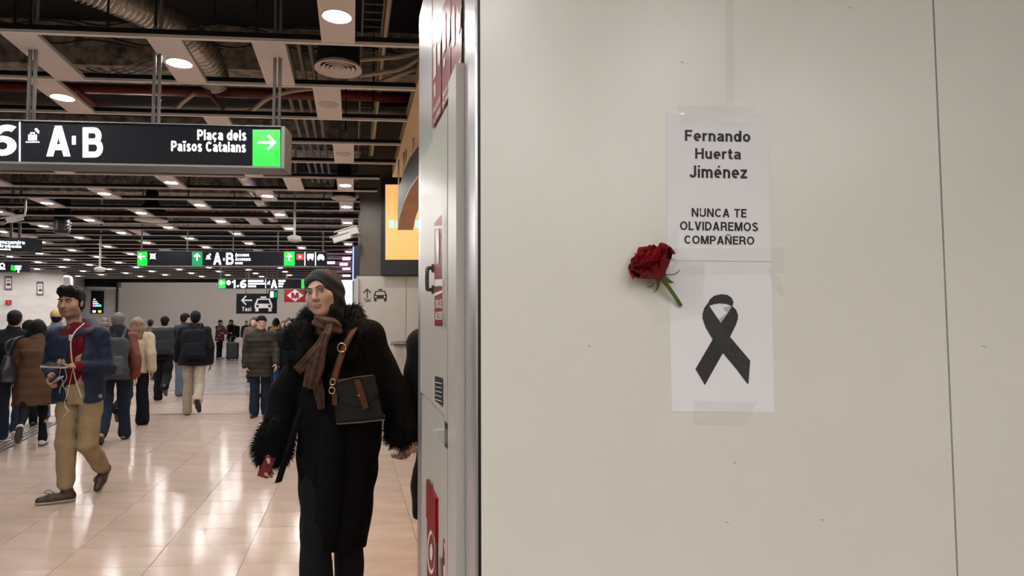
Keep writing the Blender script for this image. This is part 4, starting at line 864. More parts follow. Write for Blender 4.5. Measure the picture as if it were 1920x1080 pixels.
def hand(S, W, D, Nn, side, curl=.5, s=1.0, k=.010):
    """palm, four unequal fingers and a thumb; D along the fingers, Nn out of the palm, side = +1/-1 puts the thumb"""
    W = Vector(W); D = Vector(D).normalized(); Nn = Vector(Nn); Nn = (Nn-D*Nn.dot(D)).normalized(); S_ = D.cross(Nn).normalized()*side
    for o in (-.024, -.008, .008, .024): S.cap(W+S_*o*.7*s, W+D*.082*s+S_*o*1.15*s, .0135*s, .0115*s, k=.014)
    for o, L, c in ((-.030, .060, 1.1), (-.010, .076, 1.0), (.010, .082, 1.0), (.030, .074, .9)):
        p = W+D*.084*s+S_*o*s; ang = 0.0
        for f, r in ((.45, .0092), (.31, .0085), (.24, .0076)):
            ang += curl*c*.75; d = D*math.cos(ang)+Nn*math.sin(ang); q = p+d*L*f*s; S.cap(p, q, r*s, (r-.0006)*s, k=.004); p = q
    p = W+D*.022*s+S_*.026*s; d = (D*.62+S_*.62+Nn*.35).normalized()
    for L, r in ((.040, .0125), (.030, .0105), (.024, .0088)):
        q = p+d*L*s; S.cap(p, q, r*s, (r-.001)*s, k=.008); p = q; d = (d+Nn*curl*.45-S_*.25*curl+D*.15).normalized()
def rotz3(a): c, s = math.cos(a), math.sin(a); return np.array([[c, -s, 0], [s, c, 0], [0, 0, 1]])
def rotx3(a): c, s = math.cos(a), math.sin(a); return np.array([[1, 0, 0], [0, c, -s], [0, s, c]])
def roty3(a): c, s = math.cos(a), math.sin(a); return np.array([[c, 0, s], [0, 1, 0], [-s, 0, c]])
def head(S, O, Q, s=1.0, fem=False, detail=True):
    """head about O (ear level); face looks along -Y of the frame Q"""
    T = lambda x, y, z: NP(O) + (Q @ np.array([x, y, z]))*s
    E = lambda c, r, k=.02, op='+': S.ell(T(*c), np.array(r)*s, k*s, op, Q)
    E((0, .015, .034), (.074, .094, .083)); E((0, -.030, -.030), (.058 if fem else .061, .064, .080), .03); E((0, -.066, -.094), (.024 if fem else .032, .024, .020), .035)
    for sx in (-1, 1):
        E((sx*.043, -.050, -.022), (.022, .028, .024), .03); E((sx*.048, -.012, -.075), (.018, .032, .026), .035)
    if detail:
        for sx in (-1, 1): E((sx*.028, -.084, .028), (.026, .011, .007 if fem else .010), .014)
        for sx in (-1, 1): E((sx*.0315, -.103, .007), (.019, .018, .011), .012, '-')
        S.cap(T(0, -.088, .012), T(0, -.114, -.026), .0075*s, .0115*s, .012*s); [E((sx*.011, -.103, -.030), (.0085, .010, .007), .008) for sx in (-1, 1)]
        E((0, -.094, -.0555), (.023, .011, .0055), .007); E((0, -.093, -.0665), (.019, .011, .0070), .007); E((0, -.112, -.0608), (.021, .010, .0014), .003, '-')
    for sx in (-1, 1): E((sx*.076, .010, -.004), (.009, .019, .030), .008); 
    return T
# ================================================================ people in the hall
def skin_col(base, lips=None, T=None, Q=None, stub=0.0, O=None, s=1.0):
    base = np.array(base); 
    def f(V):
        rgb = np.tile(base, (len(V), 1))
        if O is not None:
            L = ((V-np.array(O)) @ Q)/s
            if lips is not None:
                d = ((L[:, 0]/.023)**2 + ((L[:, 2]+.0610)/.0115)**2) ; m = np.clip(1.35-d, 0, 1)*(L[:, 1] < -.075); rgb = rgb*(1-m[:, None]) + np.array(lips)*m[:, None]
            if stub:
                m = np.clip((-.032-L[:, 2])/.02, 0, 1)*(L[:, 1] < .0)*(L[:, 2] > -.135)*stub; rgb = rgb*(1-m[:, None]*np.array([.48, .42, .36]))
            ck = np.exp(-(((np.abs(L[:, 0])-.042)/.02)**2 + ((L[:, 2]+.03)/.022)**2))*(L[:, 1] < -.03)*.25; rgb = rgb*(1-ck[:, None]*np.array([0, .28, .25]))
        return rgb
    return f
M_skin = mat('skin', (.5, .3, .22), .5, vcol=True, spec=.35)
def cloth(name, col, rough=.85, noise=.12, ns=25, bump=.25, bs=160, **kw): return mat(name, tuple(c*.72 for c in col), rough, noise=noise, nscale=ns, bump=bump, bscale=bs, spec=.2, **kw)
M_hair = {'black': mat('hair_black', srgb(13, 11, 11), .6, spec=.2, noise=.3, nscale=60, bump=.5, bscale=120, stretch=(1, 1, .2)), 'brown': mat('hair_brown', srgb(64, 46, 36), .5, noise=.3, nscale=60, bump=.5, bscale=120, stretch=(1, 1, .15)),
          'blonde': mat('hair_blonde', srgb(106, 82, 60), .5, noise=.35, nscale=50, bump=.5, bscale=120, stretch=(1, 1, .12)), 'grey': mat('hair_grey', srgb(84, 82, 82), .6, noise=.3, nscale=60, bump=.5, bscale=120)}
def part(root, name, shape, h, m, col=None, parent=None, label=None):
    me = shape.mesh(h, name, col); o = link(name, me, m, parent or root, local=True)
    if label: o['label'] = label
    return o
def skeleton(s, legs, arms, lean=0.0):
    J = {}; low = 9
    for n, sx in (('R', -1), ('L', 1)):
        p, f, fp = [R(a) for a in legs[n]]; hip = Vector((sx*.088*s, 0, 0)); kn = hip+Vector((sx*.0, -math.sin(p), -math.cos(p)))*.43*s
        an = kn+Vector((sx*.01, -math.sin(p-f), -math.cos(p-f)))*.405*s; d = Vector((sx*.14, -math.cos(fp), -math.sin(fp))).normalized(); nn = Vector((0, -math.sin(fp), math.cos(fp)))
        hl = an-d*.055*s-nn*.075*s; to = an+d*.185*s-nn*.075*s; low = min(low, hl.z, to.z); J.update({n+'hip': hip, n+'kn': kn, n+'an': an, n+'hl': hl, n+'to': to, n+'fd': d, n+'fn': nn})
    up = Vector((0, -math.sin(lean), math.cos(lean))); J['pel'] = Vector((0, 0, 0)); J['che'] = up*.38*s; J['nb'] = up*.545*s; J['hd'] = J['nb']+Vector((0, -.03*s, .138*s))
    for n, sx in (('R', -1), ('L', 1)):
        sh = J['nb']+Vector((sx*.172*s, .0, -.066*s)); J[n+'sh'] = sh; a = arms[n]
        if len(a) == 3 and not isinstance(a[0], tuple):
            sw, fl, ab = [R(q) for q in a]; el = sh+Vector((sx*math.sin(ab), -math.sin(sw)*math.cos(ab), -math.cos(sw)*math.cos(ab)))*.285*s
            wr = el+Vector((sx*math.sin(ab)*.3, -math.sin(sw+fl), -math.cos(sw+fl)))*.25*s
        else: el = sh+Vector(a[0])*s; wr = sh+Vector(a[1])*s
        J[n+'el'] = el; J[n+'wr'] = wr
    for k in J:
        if not k.endswith(('fd', 'fn')): J[k] = J[k]+Vector((0, 0, -low))
    return J
def body_shape(J, s, Q, hs=1.0, fem=False, detail=True, hands=None, girth=1.0):
    S = Shape(); nb = J['nb']; pz = J['pel'].z
    S.loft([(pz-.06*s, J['pel'].x, J['pel'].y, .13*s, .09*s), (pz+.06*s, J['pel'].x, J['pel'].y, .145*s, .10*s), (pz+.2*s, J['che'].x*.5+J['pel'].x*.5, J['che'].y*.5+J['pel'].y*.5, .12*s, .085*s), (J['che'].z, J['che'].x, J['che'].y, .145*s, .10*s), (nb.z-.05*s, nb.x, nb.y, .13*s, .07*s), (nb.z-.01*s, nb.x, nb.y, .06*s, .05*s)])
    S.cap(nb-Vector((0, 0, .04*s)), J['hd']+Vector((0, .01, -.06*s)), .056*s, .052*s, .03)
    for n in 'RL':
        S.cap(nb-Vector((0, 0, .03*s)), J[n+'sh'], .045*s, .046*s, .03); S.chain([J[n+'sh'], J[n+'el'], J[n+'wr']], [.046*s, .037*s, .026*s], .015)
        S.chain([J[n+'hip'], J[n+'kn'], J[n+'an']], [.078*s, .05*s, .036*s], .02); S.cap(J[n+'an'], J[n+'hl']+J[n+'fn']*.042*s+J[n+'fd']*.035*s, .030*s, .026*s); S.cap(J[n+'hl']+J[n+'fn']*.042*s+J[n+'fd']*.035*s, J[n+'to']+J[n+'fn']*.032*s-J[n+'fd']*.04*s, .025*s, .018*s)
        hd = (hands or {}).get(n, None)
        if hd is None: D = (J[n+'wr']-J[n+'el']).normalized(); hd = (D, Vector((1 if n == 'R' else -1, .3, 0)), .45)
        hand(S, J[n+'wr'], hd[0], hd[1], 1 if n == 'R' else -1, hd[2], s*.98)
    head(S, J['hd'], Q, s*hs, fem, detail); return S
def coat_shape(J, s, hem, g=1.0, sl=1.0, flare=1.0, cuff=.0):
    S = Shape(); nb = J['nb']; pel = J['pel']; c = J['che']
    z = sorted([(hem, pel.x, pel.y, .188*s*g*flare, .14*s*g*flare), (max(hem+.02, pel.z+.02*s), pel.x, pel.y, .182*s*g, .138*s*g), (pel.z+.2*s, (pel.x+c.x)/2, (pel.y+c.y)/2, .168*s*g, .128*s*g), (c.z, c.x, c.y, .178*s*g, .132*s*g), (nb.z-.075*s, nb.x, nb.y, .150*s, .098*s), (nb.z-.03*s, nb.x, nb.y, .110*s, .08*s), (nb.z+.005*s, nb.x, nb.y, .078*s, .07*s)])
    S.loft(z, .03)
    for n in 'RL':
        d = (J[n+'wr']-J[n+'el']).normalized(); S.cap(nb-Vector((0, 0, .05*s)), J[n+'sh'], .056*s, .060*s*sl, .04); S.chain([J[n+'sh'], J[n+'el'], J[n+'wr']-d*.012], [.063*s*sl, .056*s*sl, .046*s*sl], .018)
    S.loft([(nb.z-.03*s, nb.x, nb.y, .088*s, .08*s), (nb.z+.055*s, nb.x, nb.y-.012*s, .073*s, .07*s)], .02); return S
def trouser_shape(J, s, th=.088, kn=.066, an=.060):
    S = Shape(); p = J['pel']; S.loft([(p.z-.08*s, p.x, p.y, .15*s, .105*s), (p.z+.04*s, p.x, p.y, .165*s, .118*s), (p.z+.11*s, p.x, p.y, .155*s, .11*s)], .03)
    for n in 'RL': S.chain([J[n+'hip'], J[n+'kn'], J[n+'an']+Vector((0, 0, -.005*s))], [th*s, kn*s, an*s], .02)
    return S
def shoe(root, J, n, s, m, h, sole=None, high=.0):
    d, nn, hl, to = J[n+'fd'], J[n+'fn'], J[n+'hl'], J[n+'to']; S = Shape()
    S.chain([hl+nn*.038*s+d*.02*s, (hl+to)/2+nn*.036*s+d*.02*s, to+nn*.028*s-d*.02*s], [.036*s, .04*s, .03*s], .02); S.cap(J[n+'an']+nn*(.0+high), hl+nn*.045*s+d*.03*s, .042*s, .038*s, .02)
    S.half(hl+nn*.012*s, -nn); o = part(root, 'shoe', S, min(h, .013), m)
    q = Shape(); q.chain([hl+nn*.02*s+d*.02*s, (hl+to)/2+nn*.02*s+d*.02*s, to+nn*.02*s-d*.02*s], [.038*s, .042*s, .033*s], .015); q.half(hl+nn*.018*s, nn); q.half(hl+nn*.0, -nn); part(root, 'sole', q, min(h*.8, .007), sole or M_sole, parent=o)
M_sole = mat('shoe_sole', srgb(62, 58, 56), .7)
def hair_short(S, T, s, Q, up=.0, back=.0):
    S.ell(T(0, .02, .042+up*.5), np.array([.081, .101, .086+up*.6])*s, .01, '+', Q); S.ell(T(0, .06+back, -.02), np.array([.066, .052, .06])*s, .03, '+', Q)
    S.ell(T(0, -.115, -.040), np.array([.082, .105, .092])*s, .012, '-', Q); S.ell(T(0, -.01, -.125), np.array([.09, .09, .05])*s, .01, '-', Q)
def person(label, px, py, H, rz, legs=None, arms=None, top=None, bottom=None, shoes=None, hair=('short', 'black'), skin=(.42, .26, .19), hy=0.0, hp=0.0, hem=.0, g=1.0, sl=1.0, flare=1.0, h=.015, lean=.03, tw=(.088, .066, .06), quilted=0.0, fem=False, group=None, wr=.011, hands=None, sole=None, root=None, detail=None):
    s = H/1.75; r0 = root or pixz(px, py, 0); rz = rz + math.atan((960-px)/1200)*.85 if not root else rz; rt = empty('person', (r0.x, r0.y, 0), rz, label, 'person', group)
    J = skeleton(s, legs or WALK[0], arms or ARM[0], lean); dz = H-(J['hd'].z+.117*s)
    Q = rotz3(hy) @ rotx3(hp); part(rt, 'body', body_shape(J, s, Q, 1.0, fem, h < .013 if detail is None else detail, hands), h, M_skin, skin_col(skin, (skin[0]*.8, skin[1]*.5, skin[2]*.5), None, Q, 0, J['hd'], s))
    hz = J['pel'].z-.08*s if not hem else hem
    C = coat_shape(J, s, hz, g, sl, flare); 
    if quilted: C.disp(quilt(.007, quilted))
    if wr: C.disp(wrinkle(wr, 11, int(abs(px)))); C.disp(wrinkle(.004, 32, int(abs(px))+9))
    part(rt, 'jacket', C, h, top); t = trouser_shape(J, s, *tw); t.disp(wrinkle(.009, 13, int(abs(px))+3, .8, 1.4)); part(rt, 'trousers', t, h, bottom)
    for n in 'RL': shoe(rt, J, n, s, shoes, h, sole)
    T = lambda x, y, z: NP(J['hd']) + (Q @ np.array([x, y, z]))*s
    S = Shape(); kind, hm = hair; m = M_hair.get(hm, hm)
    if kind in ('short', 'long', 'bob'): hair_short(S, T, s, Q)
    if kind == 'long':
        for o in (-.045, 0, .045): S.chain([T(o, .07, .03), T(o*1.25, .085, -.08), T(o*1.3, .10, -.20), T(o*1.0, .105, -.30)], [.05*s, .05*s, .045*s, .02*s], .02)
    if kind == 'bob':
        for o in (-.06, -.03, 0, .03, .06): S.chain([T(o, .05-abs(o)*.5, .02), T(o*1.3, .05-abs(o)*.5, -.08), T(o*1.35, .06-abs(o)*.5, -.17)], [.04*s, .045*s, .03*s], .02)
    if kind == 'beanie':
        S.ell(T(0, .018, .045), np.array([.088, .106, .092])*s, .01, '+', Q); S.half(T(0, 0, .022), Q @ np.array([0, -.12, -1.0])); S.disp(wrinkle(.004, 40, 2))
    if kind == 'hood':
        S.ell(T(0, .03, .02), np.array([.100, .112, .112])*s, .02, '+', Q); S.ell(T(0, .05, -.09), np.array([.10, .08, .08])*s, .04, '+', Q); S.ell(T(0, -.14, -.02), np.array([.075, .12, .10])*s, .02, '-', Q)
    if kind == 'cap':
        S.ell(T(0, .018, .042), np.array([.084, .103, .085])*s, .01, '+', Q); S.half(T(0, 0, .012), Q @ np.array([0, -.1, -1.0])); S.cap(T(0, -.07, .03), T(0, -.14, .022), .055*s, .04*s, .01, fl=(1, 1, .16)); 
    part(rt, {'beanie': 'beanie', 'hood': 'hood', 'cap': 'cap'}.get(kind, 'hair'), S, min(h, .011), m)
    if kind in ('beanie', 'cap'): S = Shape(); hair_short(S, T, s*.97, Q); S.half(T(0, 0, .03), (0, 0, 1)); part(rt, 'hair', S, min(h, .011), M_hair['black'])
    return rt, J, s, Q, T
def carried(name, label, rt, cat): return empty(name, rt.location, rt.rotation_euler[2], label, cat)
def backpack(rt, J, s, label, m, w_=.15, d=.085, hh=.23, zc=.30, m2=None, roll=False, h=.012):
    e = carried('backpack', label, rt, 'backpack'); c = J['nb']+Vector((0, .135*s+d, -zc*s+.02)); S = Shape(); S.box(c, (w_, d, hh), rnd=.05); S.disp(wrinkle(.008, 14, 4)); part(e, 'main_bag', S, h, m)
    P = Shape(); P.box(c+Vector((0, d*.9, -hh*.35)), (w_*.78, .04, hh*.48), rnd=.03); P.disp(wrinkle(.004, 16, 6)); part(e, 'front_pocket', P, h, m2 or m)
    if roll: r = Shape(); r.box(c+Vector((0, 0, hh+.015)), (w_*1.02, d*.5, .03), rnd=.025); part(e, 'roll_top', r, h, mat('strap_grey', srgb(92, 96, 100), .6))
    else: MB().tube(catmull([c+Vector((-.03, 0, hh)), c+Vector((0, .0, hh+.05)), c+Vector((.03, 0, hh))], 5), .008, 6).build('grab_loop', m, e, True, local=True)
    for sx in (-1, 1):
        a = J['nb']; pts = [c+Vector((sx*.07, -d*.8, hh*.85)), a+Vector((sx*.095*s, .05*s, .035*s)), a+Vector((sx*.10*s, -.09*s, .01*s)), a+Vector((sx*.125*s, -.155*s, -.14*s)), a+Vector((sx*.16*s, -.10*s, -.30*s)), c+Vector((sx*w_*.95, -d*.3, -hh*.8))]
        S = Shape(); cm = catmull(pts, 4); S.chain(cm, [.021]*len(cm), .01); part(e, 'shoulder_strap', S, h, m2 or m)
    return e
WALK = [{'R': (14, 6, 0), 'L': (-14, 22, 30)}, {'R': (-16, 30, 42), 'L': (15, 6, 0)}, {'R': (2, 2, 0), 'L': (-2, 2, 0)}, {'R': (8, 6, 0), 'L': (-20, 45, 62)}, {'R': (-20, 45, 62), 'L': (8, 6, 0)}]
ARM = [{'R': (-20, 22, 11), 'L': (22, 26, 12)}, {'R': (22, 28, 12), 'L': (-20, 20, 11)}, {'R': (-6, 16, 10), 'L': (9, 22, 13)}, {'R': (20, 70, 10), 'L': (20, 70, 10)}]
PI = math.pi
navy = cloth('denim_navy', srgb(34, 42, 60)); blackc = cloth('wool_black', srgb(20, 20, 24)); blackt = cloth('trouser_black', srgb(17, 18, 23)); shoeb = mat('shoe_black', srgb(18, 18, 20), .45)
jeansl = cloth('denim_pale', srgb(112, 128, 142)); charcoal = cloth('coat_charcoal', srgb(34, 35, 40))
# -- group at the left
rt, J, s, Q, T = person('person in a brown quilted coat and black leggings walking away with a large handbag', 62, 838, 1.60, PI+.0, WALK[3], ARM[2], cloth('coat_brown', srgb(92, 66, 50), ns=12), blackt, mat('sneaker_white', srgb(196, 192, 192), .5, noise=.15, nscale=30), ('bob', 'black'), hem=.52, g=1.1, sl=1.12, flare=1.14, tw=(.075, .055, .045), quilted=.12, h=.011, fem=True, detail=False)
e = carried('handbag', 'large soft black handbag hanging from a shoulder of the brown coat', rt, 'bag'); lm = mat('leather_black', srgb(30, 31, 38), .4, noise=.2, bump=.15, bscale=30)
c = Vector((.19*s+.09, .06, .98)); S = Shape(); S.loft([(c.z-.17, c.x, c.y, .10, .20), (c.z-.02, c.x, c.y, .075, .185), (c.z+.15, c.x, c.y, .035, .15)], .02, p=2.8); S.disp(wrinkle(.008, 14, 8)); part(e, 'bag_body', S, .011, lm)
for dy in (-.05, .05):
    S = Shape(); q = catmull([c+Vector((0, dy, .14)), c+Vector((-.05, dy*.9, .32)), J['Lsh']+Vector((-.01, dy*.5, .085)), c+Vector((.02, dy, .30)), c+Vector((.01, dy, .14))], 6); S.chain(q, [.012]*len(q), .006); part(e, 'handle', S, .009, lm)
person('person in a long black coat and blue jeans with black and white trainers walking away', 18, 829, 1.74, PI, WALK[1], ARM[1], blackc, cloth('denim_blue', srgb(44, 54, 74)), mat('trainer_black', srgb(26, 26, 28), .5), ('short', 'black'), hem=.72, g=1.15, sl=1.15, h=.012, sole=mat('sole_white', srgb(205, 202, 200), .6), detail=False)
person('person with a dark hood up between the black coat and the brown coat', 48, 800, 1.60, PI, WALK[2], ARM[2], blackc, blackt, shoeb, ('hood', cloth('hood_black', srgb(24, 23, 26))), h=.016)
person('person in a cream beanie and blue jacket walking ahead of the brown coat', 99, 786, 1.77, PI, WALK[2], ARM[2], cloth('jacket_sky', srgb(110, 124, 150)), jeansl, shoeb, ('beanie', cloth('beanie_cream', srgb(206, 178, 122), bump=.5, bs=60)), h=.015)
rt, J, s, Q, T = person('grey haired person in a rust brown jacket and tan shoes with a grey backpack', 214, 828, 1.69, PI-.08, WALK[0], ARM[0], cloth('jacket_rust', srgb(116, 62, 48), .6, ns=8), navy, mat('shoe_tan', srgb(166, 112, 58), .6), ('short', 'grey'), g=1.08, sl=1.15, h=.011, tw=(.092, .078, .078), detail=False)
backpack(rt, J, s, 'large grey backpack on the back of the grey haired person', cloth('pack_grey', srgb(72, 74, 80), ns=10), .155, .10, .26, .36, cloth('pack_grey2', srgb(88, 90, 94)))
S = Shape(); S.loft([(J['nb'].z-.09, 0, .03, .15*s, .12*s), (J['nb'].z+.0, 0, .02, .115*s, .105*s), (J['nb'].z+.085, 0, .0, .085*s, .09*s)], .02); S.disp(wrinkle(.008, 16, 2)); part(rt, 'hood', S, .011, cloth('hood_navy', srgb(24, 26, 36)))
person('person with long blonde hair in a cropped cream jacket and wide black trousers', 252, 798, 1.64, PI-.15, WALK[3], ARM[0], cloth('jacket_cream', srgb(196, 178, 150), ns=10), blackt, shoeb, ('long', 'blonde'), g=1.02, sl=1.25, h=.012, tw=(.095, .085, .095), fem=True, detail=False)
rt, J, s, Q, T = person('person in black with a flat cap and a square roll top backpack', 305, 751, 1.70, PI-.05, WALK[4], ARM[2], blackc, blackt, mat('shoe_dark', srgb(30, 28, 28), .5), ('cap', cloth('cap_black', srgb(20, 20, 22))), g=1.08, h=.014, tw=(.095, .085, .085))
backpack(rt, J, s, 'square charcoal roll top backpack worn by the person in a flat cap', cloth('pack_slate', srgb(54, 58, 64)), .19, .085, .25, .27, None, True, .014)
rt, J, s, Q, T = person('person in a black puffed jacket and beige jeans stepping away with a black backpack', 362, 779, 1.76, PI, {'R': (-18, 42, 58), 'L': (8, 4, 0)}, ARM[2], cloth('jacket_black', srgb(20, 22, 28), .7), cloth('jeans_beige', srgb(192, 178, 158)), mat('shoe_peach', srgb(176, 128, 98), .6), ('short', 'black'), g=1.24, sl=1.3, h=.011, tw=(.095, .074, .066), detail=False, sole=mat('sole_dark', srgb(40, 36, 36), .7))
backpack(rt, J, s, 'black school backpack on the black puffed jacket', cloth('pack_black', srgb(26, 28, 36)), .165, .09, .24, .30, None, False, .012)
person('person in a grey blue jacket and pale jeans turning the head beside the black backpack', 345, 742, 1.78, PI+.1, WALK[2], ARM[2], cloth('jacket_greyblue', srgb(58, 66, 80)), jeansl, shoeb, ('short', 'black'), hy=-.9, h=.015, tw=(.09, .08, .085), skin=(.5, .32, .24))
person('person with a white scarf seen between the blonde hair and the flat cap', 279, 712, 1.68, PI, WALK[2], ARM[2], cloth('coat_sand', srgb(104, 92, 80)), charcoal, shoeb, ('short', 'black'), h=.02)
person('person with brown hair walking in front of the grey backpack', 190, 790, 1.59, PI, WALK[1], ARM[2], charcoal, blackt, shoeb, ('bob', 'brown'), h=.016)
person('fair haired person walking far ahead of the blue jacket', 193, 716, 1.72, PI, WALK[2], ARM[2], charcoal, navy, shoeb, ('short', 'blonde'), h=.02)
# -- middle distance
rt, J, s, Q, T = person('person in an olive quilted coat, black beanie and glasses walking this way', 487, 781, 1.66, 0, WALK[2], ARM[2], cloth('coat_olive', srgb(54, 50, 40), .6), navy, shoeb, ('beanie', cloth('beanie_black', srgb(18, 18, 20))), skin=(.56, .33, .25), hem=.66, g=1.1, sl=1.08, quilted=.085, h=.0095, hy=.15, tw=(.09, .078, .075))
e = carried('eyeglasses', 'dark rimmed eyeglasses on the face under the black beanie', rt, 'glasses'); gm = mat('glasses_rim', srgb(30, 24, 24), .3)
for sx in (-1, 1):
    c = [T(sx*.033+.023*math.cos(a), -.112, .006+.017*math.sin(a)) for a in [2*PI*k/14 for k in range(15)]]; MB().tube(c, .0028, 6).build('rim', gm, e, True, local=True); MB().tube([T(sx*.056, -.11, .008), T(sx*.08, .0, .006)], .002, 6).build('temple', gm, e, local=True)
MB().tube([T(-.011, -.114, .008), T(.011, -.114, .008)], .002, 6).build('bridge', gm, e, local=True)
rt, J, s, Q, T = person('person with dark hair in a long navy coat holding a folded umbrella', 541, 772, 1.64, 0, WALK[2], {'R': (6, 16, 6), 'L': (2, 12, 8)}, cloth('coat_navy', srgb(22, 25, 36)), blackt, shoeb, ('bob', 'brown'), skin=(.5, .32, .25), hem=.55, g=1.12, sl=1.1, h=.012, fem=True)
e = carried('umbrella', 'folded blue and purple umbrella hanging from a hand beside the olive coat', rt, 'umbrella'); c = J['Rwr']+Vector((-.02, -.04, -.06))
for k, (cc, o) in enumerate((((96, 148, 178), .0), ((84, 60, 128), -.035), ((58, 92, 150), .03))):
    S = Shape(); S.chain([c+Vector((o, -.02*k, 0)), c+Vector((o*1.6, 0, -.26)), c+Vector((o*.4, .02, -.58))], [.018, .04, .008], .01); part(e, 'panel', S, .009, cloth('umbrella%d' % k, srgb(*cc), .5))
MB().tube(catmull([c+Vector((0, 0, .0)), c+Vector((0, 0, .09)), c+Vector((.03, 0, .13)), c+Vector((.05, 0, .09))], 5), .009, 8).build('handle', shoeb, e, True, local=True)
person('person with a pale pink scarf behind the olive coat', 474, 716, 1.72, 0, WALK[2], ARM[2], cloth('coat_pinkgrey', srgb(120, 92, 90)), charcoal, shoeb, ('bob', 'brown'), skin=(.55, .36, .29), h=.018, fem=True)
person('small dark clothed person standing far off near the end wall', 461, 662, 1.74, 0, WALK[2], ARM[2], charcoal, blackt, shoeb, ('short', 'black'), h=.026)
rt, J, s, Q, T = person('person with hair in a bun walking away behind the black beanie', 516, 700, 1.73, PI, WALK[2], ARM[2], cloth('coat_umber', srgb(60, 46, 40)), charcoal, shoeb, ('bob', 'black'), h=.02)
backpack(rt, J, s, 'tan backpack on the person behind the black beanie', cloth('pack_tan', srgb(150, 112, 70)), .15, .08, .2, .26, None, False, .018)
person('person with reddish hair just behind the navy coat', 531, 705, 1.64, 0, WALK[2], ARM[2], charcoal, blackt, shoeb, ('bob', 'brown'), skin=(.5, .3, .25), h=.02, fem=True)
# -- far travellers with luggage
m = mat('jacket_speckled', srgb(92, 30, 34), .8); nt = m.node_tree; vo = nt.nodes.new('ShaderNodeTexVoronoi'); vo.inputs['Scale'].default_value = 9; rp = nt.nodes.new('ShaderNodeValToRGB'); rp.color_ramp.elements[0].position = .22; rp.color_ramp.elements[0].color = (.55, .48, .45, 1); rp.color_ramp.elements[1].position = .3; rp.color_ramp.elements[1].color = (*srgb(84, 26, 30), 1)
tcn = nt.nodes.new('ShaderNodeTexCoord'); nt.links.new(tcn.outputs['Object'], vo.inputs['Vector']); nt.links.new(vo.outputs['Distance'], rp.inputs[0]); nt.links.new(rp.outputs[0], nt.nodes['Principled BSDF'].inputs['Base Color'])
person('person in a burgundy and white speckled jacket standing with luggage', 411, 673, 1.74, .8, WALK[2], ARM[3], m, blackt, mat('sneaker_far', srgb(170, 166, 164), .6), ('beanie', cloth('beanie_grey', srgb(60, 60, 66))), h=.022, g=1.2, hem=.8)
rt, J, s, Q, T = person('person in black standing beside the upright suitcase', 433, 671, 1.76, -.9, WALK[2], ARM[2], blackc, blackt, shoeb, ('short', 'black'), h=.022, g=1.15)
backpack(rt, J, s, 'bulky black backpack on the person beside the suitcase', cloth('pack_black2', srgb(24, 24, 30)), .18, .1, .27, .3, None, False, .022)
q = pixz(436, 675, 0); e = empty('suitcase', q, .3, 'tall black suitcase standing upright beside the far travellers', 'suitcase'); S = Shape(); S.box((0, 0, .40), (.24, .15, .36), rnd=.05); part(e, 'shell', S, .02, mat('case_black', srgb(22, 24, 30), .4))
for x in (-.17, .17):
    for y in (-.09, .09): MB().lathe([(.03, -.02), (.03, .02)], O=(x, y, .03), A=(1, 0, 0), n=10).build('wheel', shoeb, e, local=True)
MB().tube([(-.1, .1, .74), (-.1, .1, 1.0), (.1, .1, 1.0), (.1, .1, .74)], .012, 6).build('pull_handle', M_pole, e, local=True)
# ================================================================ the man in the blue jacket
def face_parts(rt, body, T, Q, s, brow, thick=.0035, gaze=(0, 0), iris=(.05, .03, .02)):
    M_eye = mat('eye_white', srgb(168, 160, 154), .4); M_iris = mat('iris_dark', iris, .2)
    for sx in (-1, 1):
        me = Shape().ell(T(sx*.0315, -.0800, .0075), np.array([.0122]*3)*s, .001).mesh(.0022, 'eye'); e = link('eye', me, M_eye, body, local=True)
        c = T(sx*.0315+gaze[0], -.0880, .0072+gaze[1]); link('iris', Shape().ell(c, np.array([.0052, .0052, .0052])*s, .001).mesh(.0014, 'iris'), M_iris, e, local=True)
        lash = [T(sx*(.0315+x), -.0955+abs(x)*.35, .0150-(x/.016)**2*.007) for x in (-.0155, -.009, 0, .009, .0155)]; MB().tube(catmull(lash, 4), .0016*s, 6).build('eyelash', brow, body, True, local=True)
        br = [T(sx*(.0315+x), -.0975+max(0, x)*.42, .0285+dz) for x, dz in ((-.020, -.003), (-.008, .002), (.006, .004), (.020, -.001))]; MB().tube(catmull(br, 4), [thick*s*(1-.5*k/12) for k in range(13)], 6).build('eyebrow', brow, body, True, local=True)
YM = 5.5; r0 = pix(140, 928, YM); r0.z = 0
rt = empty('person', r0, 0, 'man in an open navy jacket, maroon sweater and khaki trousers looking aside', 'person')
def MP(x, y, d=0.0): return pix(x, y, YM+d)-r0
s = 1.80/1.75
J = {'pel': MP(149, 742), 'che': MP(143, 668), 'nb': MP(144, 612, .02), 'hd': MP(133, 568, -.03), 'Rsh': MP(107, 628), 'Lsh': MP(185, 630, .02), 'Rel': MP(98, 686, .02), 'Rwr': MP(98, 704, -.14), 'Lel': MP(203, 690, .04), 'Lwr': MP(148, 686, -.22),
     'Rhip': MP(130, 750), 'Lhip': MP(172, 750), 'Rkn': MP(124, 832, -.05), 'Lkn': MP(164, 832, -.02), 'Ran': MP(123, 912, -.02), 'Lan': MP(193, 879, .28)}
fd = (MP(72, 931, -.12)-MP(137, 926, 0)); fd.z = 0; fd.normalize(); J.update({'Rfd': fd, 'Rfn': UP.copy(), 'Rhl': J['Ran']-fd*.06}); J['Rhl'].z = .003; J['Rto'] = J['Rhl']+fd*.255; J['Rto'].z = .003; J['Ran'].z = max(J['Ran'].z, .085)
